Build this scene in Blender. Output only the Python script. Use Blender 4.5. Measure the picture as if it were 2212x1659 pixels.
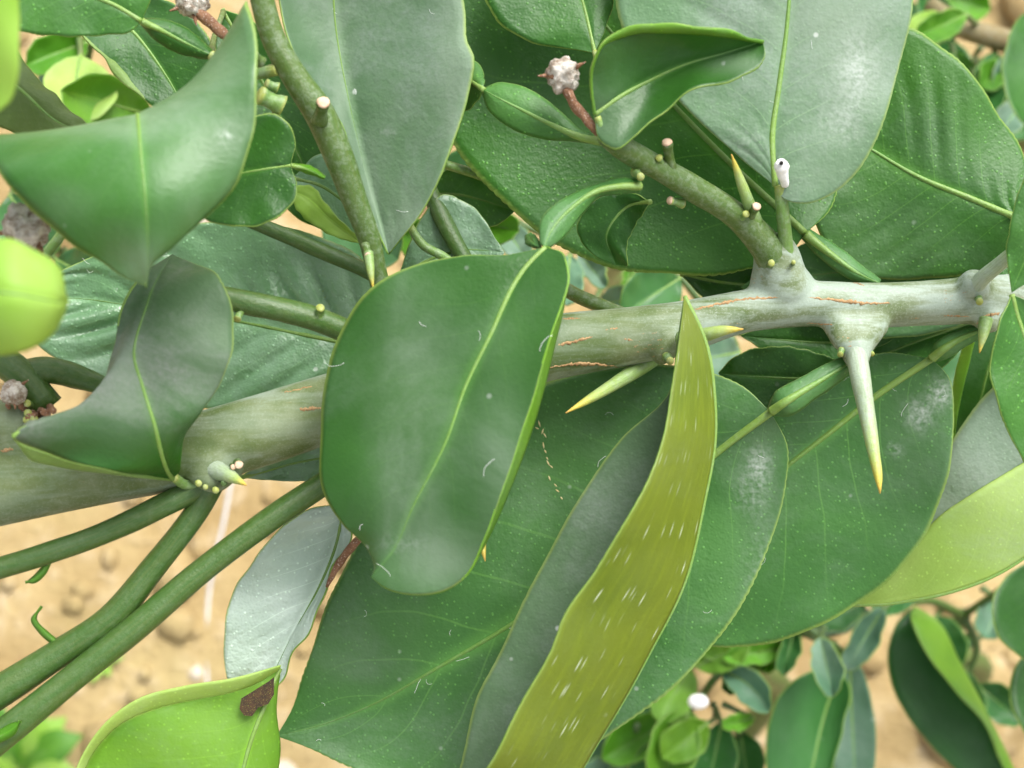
import bpy, math, random
import numpy as np
from mathutils import Matrix, Vector
R_ = math.radians
for o in list(bpy.data.objects): bpy.data.objects.remove(o)
scn = bpy.context.scene
# ------------------------------------------------------------------ camera
HFOV = R_(42.0); FOC = 0.23; CAMZ = 0.62; TILT = R_(20)
cd = bpy.data.cameras.new('camera'); cam = bpy.data.objects.new('camera', cd)
scn.collection.objects.link(cam)
cam.location = (0, 0, CAMZ); cam.rotation_euler = (TILT, 0, 0)
cd.sensor_width = 36; cd.lens = 18 / math.tan(HFOV / 2)
cd.clip_start = 0.01; cd.clip_end = 400
cd.dof.use_dof = True; cd.dof.focus_distance = FOC + 0.003; cd.dof.aperture_fstop = 19
scn.camera = cam
# ------------------------------------------------------------------ sky and sun
SUN_EL, SUN_AZ = R_(58), R_(40)
w = bpy.data.worlds.new('World'); scn.world = w; w.use_nodes = True
wn = w.node_tree; wn.nodes.clear()
sky = wn.nodes.new('ShaderNodeTexSky'); sky.sky_type = 'NISHITA'; sky.sun_disc = False
sky.sun_elevation = SUN_EL; sky.sun_rotation = SUN_AZ; sky.dust_density = 4; sky.air_density = 1.0
hs = wn.nodes.new('ShaderNodeHueSaturation'); hs.inputs['Saturation'].default_value = 0.15
bg = wn.nodes.new('ShaderNodeBackground'); bg.inputs['Strength'].default_value = 0.12
wo = wn.nodes.new('ShaderNodeOutputWorld')
wn.links.new(sky.outputs[0], hs.inputs['Color']); wn.links.new(hs.outputs[0], bg.inputs[0]); wn.links.new(bg.outputs[0], wo.inputs[0])
sd = bpy.data.lights.new('sun', 'SUN'); sd.energy = 1.5; sd.angle = R_(34); sd.color = (1, .97, .91)
so = bpy.data.objects.new('sun', sd); scn.collection.objects.link(so)
sdir = Vector((math.sin(SUN_AZ) * math.cos(SUN_EL), math.cos(SUN_AZ) * math.cos(SUN_EL), math.sin(SUN_EL)))
so.rotation_euler = sdir.to_track_quat('Z', 'Y').to_euler(); so.location = sdir * 3
scn.view_settings.view_transform = 'Standard'; scn.view_settings.look = 'None'
scn.view_settings.exposure = 1.45; scn.view_settings.gamma = 1
cy = scn.cycles; cy.max_bounces = 4; cy.diffuse_bounces = 3; cy.glossy_bounces = 1; cy.transmission_bounces = 3; cy.caustics_reflective = False; cy.caustics_refractive = False; cy.adaptive_threshold = .02

# ------------------------------------------------------------------ geometry helpers
TF = math.tan(HFOV / 2)
RC = np.array(Matrix.Rotation(TILT, 3, 'X')); CL = np.array((0, 0, CAMZ))
def dep(d): return FOC + (d - 16) * 0.01
def P(x, y, d):                       # a point of the plant: sheet position at working distance d (cm)
    z = dep(d)
    return CL + RC @ np.array(((x - 1106) / 1106 * TF * z, -(y - 829.5) / 1106 * TF * z, -z))
def G(x, y, z=0.0):                   # a point on the ground
    v = RC @ np.array(((x - 1106) / 1106 * TF, -(y - 829.5) / 1106 * TF, -1.0))
    return CL + v * ((z - CAMZ) / v[2])
def PX(d): return TF * dep(d) / 1106
VIEW = RC @ np.array((0, 0, 1.0))
def filld(pts):
    idx = [i for i, p in enumerate(pts) if len(p) > 2]
    if not idx: raise ValueError(pts)
    ds = np.interp(range(len(pts)), idx, [pts[i][2] for i in idx])
    return [(p[0], p[1], ds[i]) for i, p in enumerate(pts)]
def spline(pts, n):
    pts = np.asarray(pts, float); k = np.r_[0, np.cumsum(np.maximum(np.linalg.norm(np.diff(pts, axis=0), axis=1), 1e-7))]; k /= k[-1]
    m = np.zeros_like(pts)
    for i in range(len(pts)):
        if i == 0: m[i] = (pts[1] - pts[0]) / (k[1] - k[0])
        elif i == len(pts) - 1: m[i] = (pts[-1] - pts[-2]) / (k[-1] - k[-2])
        else:
            a, b = k[i] - k[i-1], k[i+1] - k[i]
            m[i] = ((pts[i] - pts[i-1]) / a * b + (pts[i+1] - pts[i]) / b * a) / (a + b)
    t = np.linspace(0, 1, n); j = np.clip(np.searchsorted(k, t, 'right') - 1, 0, len(pts) - 2)
    h = (k[j+1] - k[j])[:, None]; u = ((t - k[j]) / (k[j+1] - k[j]))[:, None]
    return ((2*u**3 - 3*u**2 + 1) * pts[j] + (u**3 - 2*u**2 + u) * h * m[j] + (-2*u**3 + 3*u**2) * pts[j+1] + (u**3 - u**2) * h * m[j+1])
def link(name, me, parent, mats):
    o = bpy.data.objects.new(name, me); scn.collection.objects.link(o)
    for m in mats: me.materials.append(m)
    if parent is not None:
        o.parent = parent
        L = Vector(parent['_o']) if '_o' in parent else Vector((0, 0, 0))
        me.transform(Matrix.Translation(-L)); o['_o'] = tuple(L)
    return o
def build(name, V, F, parent, mats, mi=None, uv=None, smooth=True):
    me = bpy.data.meshes.new(name); me.from_pydata([tuple(v) for v in V], [], F); me.update()
    if smooth: me.polygons.foreach_set('use_smooth', [True] * len(F))
    if mi is not None: me.polygons.foreach_set('material_index', mi)
    if uv is not None:
        l = me.uv_layers.new(name='UVMap'); vi = np.empty(len(me.loops), int); me.loops.foreach_get('vertex_index', vi)
        l.data.foreach_set('uv', np.asarray(uv, float)[vi].ravel())
    return link(name, me, parent, mats)
def thing(name, label, cat, loc, group=None):
    o = bpy.data.objects.new(name, None); scn.collection.objects.link(o); o.empty_display_size = .02
    o.location = tuple(loc); o['_o'] = tuple(float(c) for c in loc); o['label'] = label; o['category'] = cat
    if group: o['group'] = group
    return o
def frames(c):
    T = np.gradient(c, axis=0); T /= np.linalg.norm(T, axis=1)[:, None] + 1e-12
    a = np.array((0.13, 0.2, 0.97)); out = []
    n = np.cross(T[0], a); n /= np.linalg.norm(n)
    for t in T:
        n = n - t * n.dot(t); n /= np.linalg.norm(n) + 1e-12; out.append((n, np.cross(t, n)))
    return out
def tube_geo(c, r, k=12, rough=0, seed=0, bulge=None):
    n = len(c); fr = frames(c); V = []; UV = []; rng = np.random.RandomState(seed); ph = rng.rand(8) * 6.28
    for i in range(n):
        for j in range(k):
            a = j / k * 2 * math.pi; s = i / (n - 1)
            rr = r[i] * (1 + rough * (math.sin(2*a + ph[0] + 7*s) * .5 + math.sin(3*a + ph[1] - 13*s) * .35 + math.sin(19*s + ph[2]) * .4 + math.sin(5*a + 31*s + ph[3]) * .2))
            V.append(c[i] + (fr[i][0] * math.cos(a) + fr[i][1] * math.sin(a)) * rr); UV.append((s, j / k))
    F = [(i*k + j, i*k + (j+1) % k, (i+1)*k + (j+1) % k, (i+1)*k + j) for i in range(n-1) for j in range(k)]
    V.append(c[0]); V.append(c[-1]); UV += [(0, .5), (1, .5)]; a, b = n*k, n*k + 1
    F += [(a, (j+1) % k, j) for j in range(k)] + [(b, (n-1)*k + j, (n-1)*k + (j+1) % k) for j in range(k)]
    return V, F, UV
def rail3(pts): return [P(*p) for p in filld(pts)]
def tube(name, parent, pts, mat, n=40, k=12, rough=.06, world=False, seed=0):
    if world: c4 = np.array(pts, float)                         # (x, y, z, r)
    else:
        pd = filld([(p[0], p[1]) + ((p[3],) if len(p) > 3 else ()) for p in pts])
        c4 = np.array([list(P(*q)) + [p[2] * PX(q[2])] for p, q in zip(pts, pd)])
    s = spline(c4, n); V, F, UV = tube_geo(s[:, :3], np.maximum(s[:, 3], 1e-5), k, rough, seed)
    return build(name, V, F, parent, [mat], uv=UV)
NV, SL = 9.0, 2.4
SEED = [0]
def leaf(parent, L, M, R, mats, nt=110, ns=13, crease=.45, quilt=0.0, serr=.00016, wob=.0006, thick=.00028, rib=.00048, under=False,
         rev=False, lip=None, name='leaf', label=None, raw=False, ribmat=None, teeth=46, powder=(), film_sheen=(), lint=0):
    SEED[0] += 1; rng = np.random.RandomState(SEED[0])
    if not raw: L, M, R = rail3(L), rail3(M), rail3(R)
    if rev: L, M, R = R[::-1], M[::-1], L[::-1]
    Ls, Ms, Rs = spline(L, nt), spline(M, nt), spline(R, nt)
    if lip is not None: Bs = spline(rail3(lip[1]), nt)
    t = np.linspace(0, 1, nt)
    S = np.linspace(-1, 1, 2*ns + 1); A = np.abs(S)
    g = np.empty((nt, len(S), 3))
    for j, s in enumerate(S):
        q = Ls * s * (s - 1) / 2 + Ms * (1 - s*s) + Rs * s * (s + 1) / 2
        l = Ms + (Rs - Ms) * s if s > 0 else Ms + (Ls - Ms) * -s
        g[:, j] = q * (1 - crease) + l * crease
    # crenulate margin: teeth act along the across-direction, dying out within the outer tenth
    ph = rng.rand(4) * 6.28
    tooth = np.abs(np.sin(t * teeth * math.pi + .8 * np.sin(t * 23 + ph[0]))) ** .6 * (.55 + .45 * np.sin(t * 41 + ph[3]) * np.sin(t * 13 + ph[0])) + .8 * np.sin(t * 31 + ph[1]) * np.sin(t * 17 + ph[2])
    for sg, col in ((-1, 0), (1, len(S) - 1)):
        e = g[:, col] - g[:, col + (2 if sg < 0 else -2)]; e /= np.linalg.norm(e, axis=1)[:, None] + 1e-9
        env = np.minimum(1, np.minimum(t, 1 - t) * 12)
        g[:, col] += e * (tooth * env * serr)[:, None]
    dt = np.gradient(g, axis=0); ds_ = np.gradient(g, axis=1); nn = np.cross(dt, ds_)
    ln = np.linalg.norm(nn, axis=2)
    nn = nn / (ln[..., None] + 1e-12); nn[0] = nn[2]; nn[1] = nn[2]; nn[-1] = nn[-3]; nn[-2] = nn[-3]
    half = nn[5:-5, 1:ns].mean((0, 1)) if lip is None else nn[5:-5, 2:-2].mean((0, 1))
    sgn = 1.0 if (half @ VIEW) * (-1 if under else 1) > 0 else -1.0
    nn *= sgn
    U, Sg = np.meshgrid(t, S, indexing='ij'); a2 = np.abs(Sg)
    f1, f2, f3 = rng.rand(3) * 6.28
    h = wob * (np.sin(U * 9 + f1 + Sg * 1.7) * .5 + np.sin(U * 17 + f2 - Sg * 2.6) * .35 * a2 + np.sin(U * 29 + f3 + 2 * Sg) * .3 * a2 ** 2)
    wv = U * NV - a2 * SL
    qm = .45 + .55 * np.sin(U * 11 + f2 + Sg * 3) * np.sin(U * 5 + f1 - Sg * 2)
    h += quilt * qm * (np.abs(np.sin(math.pi * wv)) ** .8 - .5) * np.sin(np.clip(a2, 0, 1) * math.pi) ** .8
    h -= np.exp(-(Sg / .10) ** 2) * .00025          # the midrib lies in a shallow furrow
    env = np.minimum(1, np.minimum(U, 1 - U) * 10)
    g = g + nn * (h * env)[..., None]
    top = g.reshape(-1, 3); bot = (g - nn * thick).reshape(-1, 3)
    m = len(S); V = np.vstack([top, bot]); o = nt * m
    F = []; MI = []
    for i in range(nt - 1):
        for j in range(m - 1):
            q = (i*m + j, (i+1)*m + j, (i+1)*m + j + 1, i*m + j + 1)
            if sgn < 0: q = q[::-1]
            F.append(q); MI.append(0); F.append(tuple(o + x for x in q[::-1])); MI.append(1)
    per = [i*m for i in range(nt)] + [(nt-1)*m + j for j in range(1, m)] + [i*m + m - 1 for i in range(nt-2, -1, -1)] + [j for j in range(m-2, 0, -1)]
    for a, b in zip(per, per[1:] + per[:1]):
        q = (a, b, b + o, a + o); F.append(q if sgn < 0 else q[::-1]); MI.append(2)
    uv = np.stack([U.ravel(), (Sg.ravel() + 1) / 2], 1); uv = np.vstack([uv, uv])
    ob = build(name, V, F, parent, [mats[0], mats[1], mats[2]], MI, uv)
    if label: ob['label'] = label
    for an_, sp_ in (('powder', powder), ('film_sheen', film_sheen)):
        if not sp_: continue
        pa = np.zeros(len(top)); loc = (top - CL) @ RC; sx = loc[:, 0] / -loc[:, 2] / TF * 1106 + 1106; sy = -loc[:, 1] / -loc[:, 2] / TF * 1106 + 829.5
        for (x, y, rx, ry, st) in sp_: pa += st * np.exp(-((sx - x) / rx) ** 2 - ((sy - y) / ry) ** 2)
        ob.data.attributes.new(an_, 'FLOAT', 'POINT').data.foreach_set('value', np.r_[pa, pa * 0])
    if lint:
        LV = []; LF = []
        for q in range(lint):
            i, j = rng.randint(8, nt - 8), rng.randint(2, 2*ns - 2); p0 = g[i, j] + nn[i, j] * .00008; e1 = dt[i, j] / (np.linalg.norm(dt[i, j]) + 1e-9); e2 = np.cross(nn[i, j], e1)
            an = rng.rand() * 6.28; cv = rng.uniform(-2.5, 2.5); ll = rng.uniform(.0008, .003); pts = [p0]
            for z in range(9): an += cv / 8 + rng.uniform(-.25, .25); pts.append(pts[-1] + (e1 * math.cos(an) + e2 * math.sin(an)) * ll / 8)
            v_, f_, _ = tube_geo(np.array(pts), np.full(10, rng.uniform(.00002, .000038)), 4); b_ = len(LV); LV += list(v_); LF += [tuple(b_ + i_ for i_ in z) for z in f_]
        build('lint', LV, LF, ob, [LINT])['kind'] = 'stuff'
    if rib > 0:
        c = g[:, ns] - nn[:, ns] * thick * .4
        rr = rib * (1 - .82 * t) ; rr[-1] = rib * .05
        st = max(1, nt // 50)
        V2, F2, UV2 = tube_geo(c[::st], rr[::st], 8, .05, SEED[0])
        build('midrib', V2, F2, ob, [ribmat or mats[3]], uv=UV2)
    if lip is not None:                  # a margin rolled back over the edge
        E = g[:, 0] if lip[0] == 'L' else g[:, -1]
        k = 6; V3 = []
        for i in range(nt):
            for j in range(k + 1):
                s = j / k; V3.append(E[i] * (1 - s) + Bs[i] * s + VIEW * math.sin(s * math.pi) * .0006 * lip[2])
        V3 = np.array(V3); K = k + 1
        F3 = [(i*K + j, (i+1)*K + j, (i+1)*K + j + 1, i*K + j + 1) for i in range(nt-1) for j in range(k)]
        uv3 = [(i / (nt-1), .5 + .4 * j / k) for i in range(nt) for j in range(K)]
        ol = build('rolled_margin', V3, F3, ob, [lip[3]], uv=uv3)
        md = ol.modifiers.new('thickness', 'SOLIDIFY'); md.thickness = .00025; md.offset = -1
    return ob
def petiole(parent, pts, width, mats, **k):
    """winged petiole: flat blade along the polyline, widths (px) at each point"""
    q = filld(pts); L = []; R = []
    for i, p in enumerate(q):
        a = q[max(i-1, 0)]; b = q[min(i+1, len(q)-1)]; dx, dy = b[0]-a[0], b[1]-a[1]; l = math.hypot(dx, dy) + 1e-6
        wd = width[i]; L.append((p[0] - dy/l*wd, p[1] + dx/l*wd, p[2] + .12)); R.append((p[0] + dy/l*wd, p[1] - dx/l*wd, p[2] + .12))
    k.setdefault('rib', .0006); k.setdefault('nt', 40); k.setdefault('ns', 5)
    return leaf(parent, L, q, R, mats, name='petiole', serr=.00004, wob=.0001, **k)
PROF = [0, .42, .78, .98, 1.0, .86, .55, 0]
PT = [0, .08, .22, .4, .56, .74, .9, 1]
def sleaf(parent, base, tip, wd, mats, bend=0, db=0, fold=.4, wl=1.0, wr=1.0, stem=None, nt=44, ns=6, twist=0, under=False, rib=.0005, quilt=0., label=None):
    """leaf from base to tip (x, y, d), half width wd (px), sideways bend (px), arch db (cm)"""
    b = np.array(base, float); e = np.array(tip, float); dx, dy = e[0]-b[0], e[1]-b[1]; l = math.hypot(dx, dy) + 1e-6
    nx, ny = -dy/l, dx/l; L = []; M = []; R = []
    for t, p in zip(PT, PROF):
        a = 4*t*(1-t); c = b + (e-b)*t + np.array((nx*bend*a, ny*bend*a, -db*a)); ww = wd*p
        M.append(tuple(c)); L.append((c[0]-nx*ww*wl, c[1]-ny*ww*wl, c[2]-fold*p+twist*p)); R.append((c[0]+nx*ww*wr, c[1]+ny*ww*wr, c[2]-fold*p-twist*p))
    o = leaf(parent, L, M, R, mats, nt=nt, ns=ns, under=under, rib=rib, quilt=quilt, serr=.0001, teeth=30, label=label)
    if stem is not None:
        sx, sy, sdp = stem
        mid = ((base[0]*.5 + sx*.5) + (dx/l)*-6, (base[1]*.5 + sy*.5) + 4, 6.0, (base[2] + sdp) / 2)
        tube('leaf_stalk', o, [(base[0]+dx/l*6, base[1]+dy/l*6, 6.5, base[2]), mid, (sx, sy, 8, sdp)], MAT['shoot'], n=12, k=8, rough=0)
    return o

# ------------------------------------------------------------------ materials
MAT = {}
def nodes(name):
    m = bpy.data.materials.new(name); m.use_nodes = True; nt = m.node_tree; nt.nodes.clear()
    def N(t, **k):
        n = nt.nodes.new(t)
        for a, b in k.items():
            if a.startswith('i_'):
                key = a[2:]; key = int(key) if key.isdigit() else key.replace('_', ' ')
                if hasattr(b, 'is_output') or isinstance(b, bpy.types.NodeSocket): nt.links.new(b, n.inputs[key])
                else: n.inputs[key].default_value = b
            else: setattr(n, a, b)
        return n
    return m, nt, N
def mth(N, op, a, b=None, c=None, clamp=False):
    n = N('ShaderNodeMath', operation=op, use_clamp=clamp)
    for i, x in enumerate((a, b, c)):
        if x is None: continue
        if isinstance(x, bpy.types.NodeSocket): n.id_data.links.new(x, n.inputs[i])
        else: n.inputs[i].default_value = x
    return n.outputs[0]
def mixc(N, f, a, b, mode='MIX'):
    n = N('ShaderNodeMix', data_type='RGBA', blend_type=mode)
    for i, x in ((0, f), (6, a), (7, b)):
        if isinstance(x, bpy.types.NodeSocket): n.id_data.links.new(x, n.inputs[i])
        elif i: n.inputs[i].default_value = (*x, 1)
        else: n.inputs[i].default_value = x
    return n.outputs[2]
def ramp(N, v, a, b, lo=0., hi=1., smooth=True):
    n = N('ShaderNodeMapRange', interpolation_type='SMOOTHSTEP' if smooth else 'LINEAR')
    n.id_data.links.new(v, n.inputs[0])
    for i, x in zip((1, 2, 3, 4), (a, b, lo, hi)): n.inputs[i].default_value = x
    return n.outputs[0]
def coords(N):
    tc = N('ShaderNodeTexCoord'); oi = N('ShaderNodeObjectInfo')
    v = N('ShaderNodeVectorMath', operation='SCALE', i_0=(1.0, 1.7, .6)); v.id_data.links.new(oi.outputs['Random'], v.inputs['Scale'])
    a = N('ShaderNodeVectorMath', operation='ADD', i_0=tc.outputs['Object'], i_1=v.outputs[0])
    return tc, a.outputs[0], oi
def blade_mat(name, base, light, dust=.2, dots=.5, vein=.5, rough=.42, trans=.16, fleck=0, edge=(.30, .42, .09), dustcol=(.40, .46, .42), tcol=None, bump=.5, dscale=38, simple=False, dgrad=None, leather=1.0, spec=.28):
    m, nt, N = nodes(name); tc, co, oi = coords(N)
    sep = N('ShaderNodeSeparateXYZ', i_0=tc.outputs['UV']); u, v = sep.outputs[0], sep.outputs[1]
    a = mth(N, 'ABSOLUTE', mth(N, 'MULTIPLY_ADD', v, 2., -1.))
    n1 = N('ShaderNodeTexNoise', i_Vector=co, i_Scale=42., i_Detail=2., i_Roughness=.6).outputs[0]
    nd = N('ShaderNodeTexNoise', i_Vector=co, i_Scale=float(dscale), i_Detail=5., i_Roughness=.68, i_Distortion=.6).outputs[0]
    ng = N('ShaderNodeTexNoise', i_Vector=co, i_Scale=1200., i_Detail=1., i_Roughness=.7).outputs[0]
    col = mixc(N, ramp(N, n1, .34, .68), base, light)
    # lateral veins
    wv = mth(N, 'MULTIPLY_ADD', u, NV, mth(N, 'MULTIPLY', a, -SL)); wv = mth(N, 'ADD', wv, mth(N, 'MULTIPLY', n1, .5))
    f = mth(N, 'ABSOLUTE', mth(N, 'SUBTRACT', mth(N, 'FRACT', wv), .5))
    vl = mth(N, 'MULTIPLY', ramp(N, f, .008, .034, 1., 0.), ramp(N, a, .35, .9, 1., .15))
    # fine net of veinlets
    nb = N('ShaderNodeTexNoise', i_Vector=co, i_Scale=170., i_Detail=2., i_Roughness=.55).outputs[0]
    net = ramp(N, mth(N, 'ABSOLUTE', mth(N, 'SUBTRACT', nb, .5)), .0, .02, 1., 0.)
    col = mixc(N, mth(N, 'MULTIPLY', mth(N, 'ADD', mth(N, 'MULTIPLY', vl, .55), mth(N, 'MULTIPLY', net, .10)), vein), col, tuple(min(1, c*1.6 + .045*k) for c, k in zip(light, (1, 1.2, .3))))
    col = mixc(N, ramp(N, mth(N, 'MULTIPLY_ADD', n1, .05, a), .02, .13, .55 if vein > .1 else 0., 0.), col, tuple(min(1, c*1.5 + .03*k) for c, k in zip(light, (1, 1.6, .2))))
    # oil glands
    dv = N('ShaderNodeTexVoronoi', i_Vector=co, i_Scale=820.).outputs['Distance']
    dt = ramp(N, dv, .08, .24, 1., 0.)
    col = mixc(N, mth(N, 'MULTIPLY', dt, min(1, .85*dots)), col, tuple(c*1.7 + .03*k for c, k in zip(light, (1, 1.6, .5))))
    # dusty bloom
    df = mth(N, 'MULTIPLY', ramp(N, nd, .40, .72), ramp(N, ng, .25, .75, .55, 1.))
    df = mth(N, 'MULTIPLY', mth(N, 'ADD', mth(N, 'MULTIPLY', df, .9), .18), dust, clamp=True)
    if dgrad: df = mth(N, 'MULTIPLY', df, ramp(N, u, dgrad[0], dgrad[1]))
    col = mixc(N, df, col, dustcol)
    pw = N('ShaderNodeAttribute', attribute_name='powder').outputs['Fac']
    pw = mth(N, 'MULTIPLY', pw, ramp(N, mth(N, 'MULTIPLY_ADD', ng, .45, mth(N, 'MULTIPLY', nd, .6)), .34, .80), clamp=True)
    fl = mth(N, 'MULTIPLY', N('ShaderNodeAttribute', attribute_name='film_sheen').outputs['Fac'], ramp(N, nd, .25, .72, .18, .95), clamp=True)
    col = mixc(N, fl, col, (.21, .29, .20))  # greyish dust film; on some leaves also sky sheen painted into the colour
    col = mixc(N, pw, col, (.56, .60, .57))
    # powder specks
    sv = N('ShaderNodeTexVoronoi', i_Vector=co, i_Scale=260.); sr = N('ShaderNodeSeparateColor', i_0=sv.outputs['Color']).outputs[0]
    sp = mth(N, 'MULTIPLY', ramp(N, sv.outputs['Distance'], .05, .16, 1., 0.), mth(N, 'GREATER_THAN', sr, .93))
    col = mixc(N, mth(N, 'MULTIPLY', sp, min(.7, dust * 1.3)), col, (.62, .66, .62))
    if fleck:
        mp = N('ShaderNodeMapping', i_Vector=tc.outputs['UV'], i_Scale=(20., 56., 1.)); mp.inputs['Location'].default_value = (3.1, 1.3, 0)
        fv = N('ShaderNodeTexVoronoi', i_Vector=mp.outputs[0], i_Scale=1.); fr = N('ShaderNodeSeparateColor', i_0=fv.outputs['Color']).outputs[0]
        ff = mth(N, 'MULTIPLY', ramp(N, fv.outputs['Distance'], .06, .30, 1., 0.), ramp(N, fr, .45, 1.))
        col = mixc(N, mth(N, 'MULTIPLY', ff, fleck), col, (.62, .70, .50))
        wv2 = N('ShaderNodeTexNoise', i_Vector=mp.outputs[0], i_Scale=.7, i_Detail=5.).outputs[0]
        col = mixc(N, ramp(N, wv2, .45, .7, 0., .35), col, tuple(min(1, c*1.45) for c in light))
    ef = mth(N, 'MULTIPLY', ramp(N, a, .975, .998), .6)
    col = mixc(N, ef, col, edge)
    # brightness differs a little from leaf to leaf
    hv = N('ShaderNodeHueSaturation', i_Color=col); nt.links.new(ramp(N, oi.outputs['Random'], 0, 1, .86, 1.14, False), hv.inputs['Value']); col = hv.outputs[0]
    hgt = mth(N, 'MULTIPLY_ADD', nb, 2.4 * leather, mth(N, 'MULTIPLY', ng, .9))
    if dots > .15: hgt = mth(N, 'ADD', hgt, mth(N, 'MULTIPLY', dt, .5*dots))
    bp = N('ShaderNodeBump', i_Strength=bump, i_Distance=.00022, i_Height=hgt)
    rg = mth(N, 'ADD', mth(N, 'MULTIPLY', df, .5), mth(N, 'MULTIPLY_ADD', n1, .16, rough - .08), clamp=True)
    b = N('ShaderNodeBsdfPrincipled', i_Base_Color=col, i_Roughness=rg, i_Normal=bp.outputs[0]); b.inputs['Specular IOR Level'].default_value = spec
    tr = N('ShaderNodeBsdfTranslucent', i_Color=mixc(N, .5, col, tcol or tuple(min(1, c*3) for c in light)), i_Normal=bp.outputs[0])
    mx = N('ShaderNodeMixShader', i_0=trans, i_1=b.outputs[0], i_2=tr.outputs[0])
    N('ShaderNodeOutputMaterial', i_Surface=mx.outputs[0]); MAT[name] = m; return m
def plain(name, a, b, scale=60., rough=.6, stretch=(1, 1, 1), bump=.3, spec=.4, detail=6., bdist=.0003, c=None, trans=0):
    m, nt, N = nodes(name); tc, co, oi = coords(N)
    mp = N('ShaderNodeMapping', i_Vector=co, i_Scale=stretch)
    n = N('ShaderNodeTexNoise', i_Vector=mp.outputs[0], i_Scale=scale, i_Detail=detail, i_Roughness=.65).outputs[0]
    n2 = N('ShaderNodeTexNoise', i_Vector=mp.outputs[0], i_Scale=scale*7.3, i_Detail=4.).outputs[0]
    col = mixc(N, ramp(N, n, .35, .65), a, b)
    if c: col = mixc(N, ramp(N, n2, .55, .72, 0, .8), col, c)
    bp = N('ShaderNodeBump', i_Strength=bump, i_Distance=bdist, i_Height=mth(N, 'ADD', n, mth(N, 'MULTIPLY', n2, .5)))
    s = N('ShaderNodeBsdfPrincipled', i_Base_Color=col, i_Roughness=rough, i_Normal=bp.outputs[0]); s.inputs['Specular IOR Level'].default_value = spec
    out = s.outputs[0]
    if trans:
        tr = N('ShaderNodeBsdfTranslucent', i_Color=col); out = N('ShaderNodeMixShader', i_0=trans, i_1=out, i_2=tr.outputs[0]).outputs[0]
    N('ShaderNodeOutputMaterial', i_Surface=out); MAT[name] = m; return m
def along(name, stops, rough=.5, bloom=.3, tip=None):
    """shoots and thorns: colour runs along the length, with a pale waxy bloom"""
    m, nt, N = nodes(name); tc, co, oi = coords(N)
    u = N('ShaderNodeSeparateXYZ', i_0=tc.outputs['UV']).outputs[0]
    cr = N('ShaderNodeValToRGB', i_0=u); e = cr.color_ramp.elements
    while len(e) < len(stops): e.new(.5)
    for x, (p, c) in zip(e, stops): x.position = p; x.color = (*c, 1)
    mp = N('ShaderNodeMapping', i_Vector=tc.outputs['UV'], i_Scale=(5., 14., 1.))
    n = N('ShaderNodeTexNoise', i_Vector=co, i_Scale=800., i_Detail=4., i_Roughness=.75).outputs[0]
    n2 = N('ShaderNodeTexNoise', i_Vector=mp.outputs[0], i_Scale=2., i_Detail=5.).outputs[0]
    n3 = N('ShaderNodeTexNoise', i_Vector=co, i_Scale=2200., i_Detail=2.).outputs[0]
    col = mixc(N, ramp(N, n2, .4, .65, 0., .3), cr.outputs[0], (.10, .13, .03))
    fade = ramp(N, u, .55, .95, 1., .15) if tip else 1.
    col = mixc(N, mth(N, 'MULTIPLY', ramp(N, n, .42, .66, 0., bloom), fade), col, (.30, .36, .29))
    bp = N('ShaderNodeBump', i_Strength=.45, i_Distance=.0002, i_Height=mth(N, 'ADD', n, n3))
    s = N('ShaderNodeBsdfPrincipled', i_Base_Color=col, i_Roughness=rough, i_Normal=bp.outputs[0])
    N('ShaderNodeOutputMaterial', i_Surface=s.outputs[0]); MAT[name] = m; return m
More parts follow.
